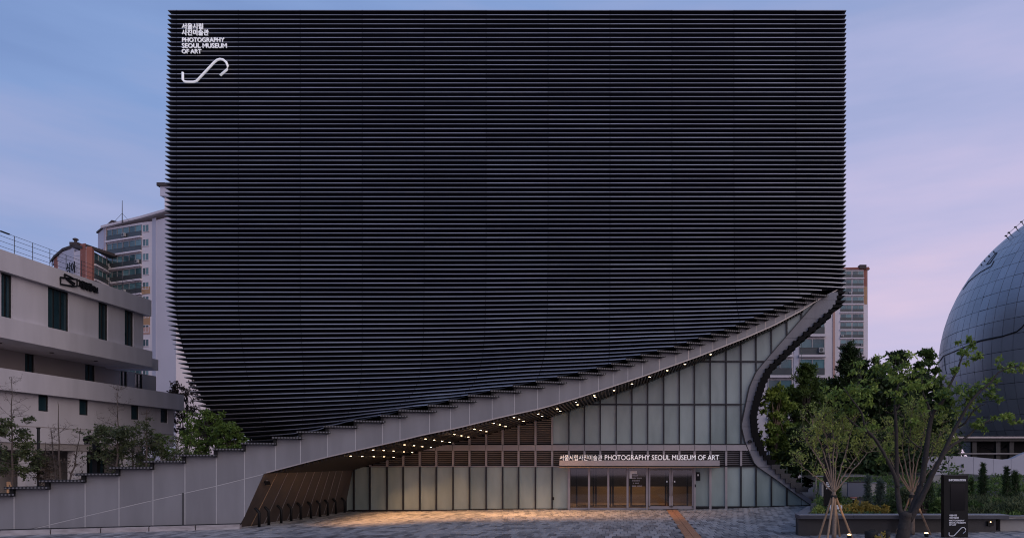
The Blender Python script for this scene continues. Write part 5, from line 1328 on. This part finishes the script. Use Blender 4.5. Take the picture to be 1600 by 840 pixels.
def bare_tree(px, py_top, py_base, D, spread, label, stems=1, leaves=None, nl=0, leafy_from=None, size=.10, dens=1.0):
    b_ = at(px, py_base, D); z0 = bankz(max(-25, b_.x))-.1; tp = at(px+rnd.uniform(-3, 3), py_top, D); t = empty('garden_tree', (b_.x, D, z0)); tag(t, label, 'tree'); mb = MB(); tips = []; alltips = []
    sp = spread*D/F; hh = tp.z-z0
    for s in range(stems):
        off = Vector((0, 0, 0)) if stems == 1 else Vector(((s/(stems-1)-.5)*sp*1.2, rnd.uniform(-.3, .3), -abs(s/(stems-1)-.5)*hh*.5))
        p = branch(mb, [Vector((b_.x, D, z0)), Vector((b_.x, D, z0)).lerp(tp+off, .35)+off*.1, Vector((b_.x, D, z0)).lerp(tp+off, .7)+off*.1, tp+off], .055, .010, 6, .015)
        n = int(18*dens)
        for i in range(n):
            u = rnd.uniform(.22, .97); a = p[int((len(p)-1)*u)]; l = sp*(1.15-u)*rnd.uniform(.5, 1.1); th = rnd.uniform(0, 6.283); d = Vector((math.cos(th), math.sin(th)*.8, rnd.uniform(.15, .75)))
            e = a+d*l; mid = a.lerp(e, .5)+Vector((0, 0, -.05*l)); mb.tube([a, mid, e], [.020*(1.1-u), .013*(1.1-u), .005], 4, False)
            sub = []; twigs(mb, [a, mid, e], 5, l*.42+.1, .005, 2, sub, .35, .3); alltips += sub; tips += [q for q in sub if leafy_from is None or q.z < z0+hh*leafy_from]
    obj('trunk', mb, M['twig'], t)
    if nl:
        if len(tips) < 60: tips = sorted(alltips, key=lambda q: q.z)[:max(60, int(len(alltips)*.6))]
        lv = []; n = max(1, nl//max(1, len(tips)))
        for q in tips: clump(q, .10, n, lv, .6)
        leaf_obj('crown', np.concatenate(lv), size, leaves, t, aspect=.5, up=.2)
    return t
bare_tree(18, 588, 752, 29.6, 62, 'leafy garden tree with a bare top at the far left behind the ramp wall', 1, 'leaf_left', 5200, .70, .12, 1.5)
bare_tree(97, 628, 750, 30.2, 40, 'bare leafless tree behind the ramp wall, left of the black floodlight post', 3, 'leaf_brown', 250, .5, .09, .6)
bare_tree(70, 690, 750, 30.6, 30, 'small bare shrub like tree beside the grey lamp post', 3, 'leaf_brown', 300, .8, .08, .6)
bare_tree(183, 600, 738, 31.0, 50, 'conical sparse tree with a bare leader right of the floodlight post', 1, 'leaf_left', 3400, .62, .115, 1.7)
bare_tree(229, 640, 732, 31.8, 34, 'thin bare tree with outstretched twigs before the pale office wall', 1, 'leaf_left', 900, .45, .10, .8)
bare_tree(252, 655, 725, 32.2, 36, 'loose green tree behind the fourth step of the ramp wall', 2, 'leaf_left', 2600, .75, .11, 1.0)
bare_tree(277, 650, 720, 33.2, 38, 'fresh green twiggy tree before the corner of the office building', 2, 'leaf_bright', 3000, .75, .11, 1.0)
bare_tree(205, 665, 735, 32.4, 34, 'low dull green bush between the conical tree and the thin bare tree', 3, 'leaf_left', 2600, .9, .11, .8)
crown_tree('leafy_tree', 322, 640, 716, 76, 38.5, 'leaf_bright', 60, 3900, .15, 'dense bright green tree below the curved left corner of the fins', zb=2.0)
crown_tree('leafy_tree', 358, 662, 708, 50, 37.5, 'leaf_bright', 40, 3600, .16, 'low bright green tree where the fins meet the ramp wall', zb=2.2)
crown_tree('brown_tree', 292, 590, 680, 66, 56, 'leaf_brown', 60, 2200, .20, 'brownish bare twiggy tree behind the office building corner', zb=0)
crown_tree('leafy_tree', 340, 640, 690, 60, 50, 'leaf_left', 50, 4500, .2, 'dull green tree half hidden behind the curved fins', zb=0)
crown_tree('leafy_tree', 392, 664, 716, 70, 53, 'leaf_dark', 40, 4200, .2, 'dark low tree filling the gap under the curved corner of the fins', zb=0)
# lamp post and floodlight post
D = 31.0; q = at(60, 668, D); lp = empty('lamp_post', (q.x, D, 1.2)); tag(lp, 'plain dark lamp post among the trees at the far left', 'post'); m = MB(); m.tube([(q.x, D, 1.2), q], .055, 8); obj('pole', m, M['mull'], lp); m = MB(); m.lathe(q-Vector((0, 0, .04)), [(.075, 0), (.075, .06)], 10); obj('cap', m, M['black'], lp)
D = 30.9; q = at(150.5, 692, D); fp = empty('floodlight_post', (q.x, D, 1.8)); tag(fp, 'black floodlight post with a long crossarm behind the ramp wall', 'post')
m = MB(); m.ab((q.x-.10, D-.1, 1.7), (q.x+.10, D+.1, q.z)); obj('pole', m, M['black'], fp); m = MB(); m.tube([at(132, 692.5, D), at(170, 692.5, D)], .03, 6); obj('crossarm', m, M['black'], fp)
c = at(136.5, 685.5, D); m = MB(); m.lathe((0, 0, 0), [(.10, -.14), (.13, -.1), (.13, .1), (.10, .14)], 12); m.v = [tuple(c+Matrix.Rotation(.9, 3, 'Y') @ Vector(v)) for v in m.v]; obj('floodlight', m, M['black'], fp)
m = MB(); m.tube([c, at(136.5, 692.5, D)], .03, 6); obj('bracket', m, M['black'], fp)
# warm lit stakes at the far left
D = 28.6; q = at(13, 768, D); ws = empty('tree_stakes', (q.x, D, q.z-.3)); tag(ws, 'short wooden stakes glowing warmly at the far left end of the ramp wall', 'tree stakes')
for dx in (-.16, 0, .17): m = MB(); m.tube([(q.x+dx, D+abs(dx), q.z-.35), (q.x+dx*.25, D, q.z+.42)], .03, 6); obj('stake', m, M['stake'], ws)
sl = bpy.data.lights.new('spot_beam', 'SPOT'); sl.energy = 9; sl.color = (1, .55, .28); sl.spot_size = math.radians(70); so = bpy.data.objects.new('spot_beam', sl); col.objects.link(so); so.location = (q.x, D-.7, q.z-.3); so.rotation_euler = (Vector((q.x, D, q.z+.3))-Vector(so.location)).to_track_quat('-Z', 'Y').to_euler()
# floor of the ramp steps' planters: black risers carry a thin rail at the far left
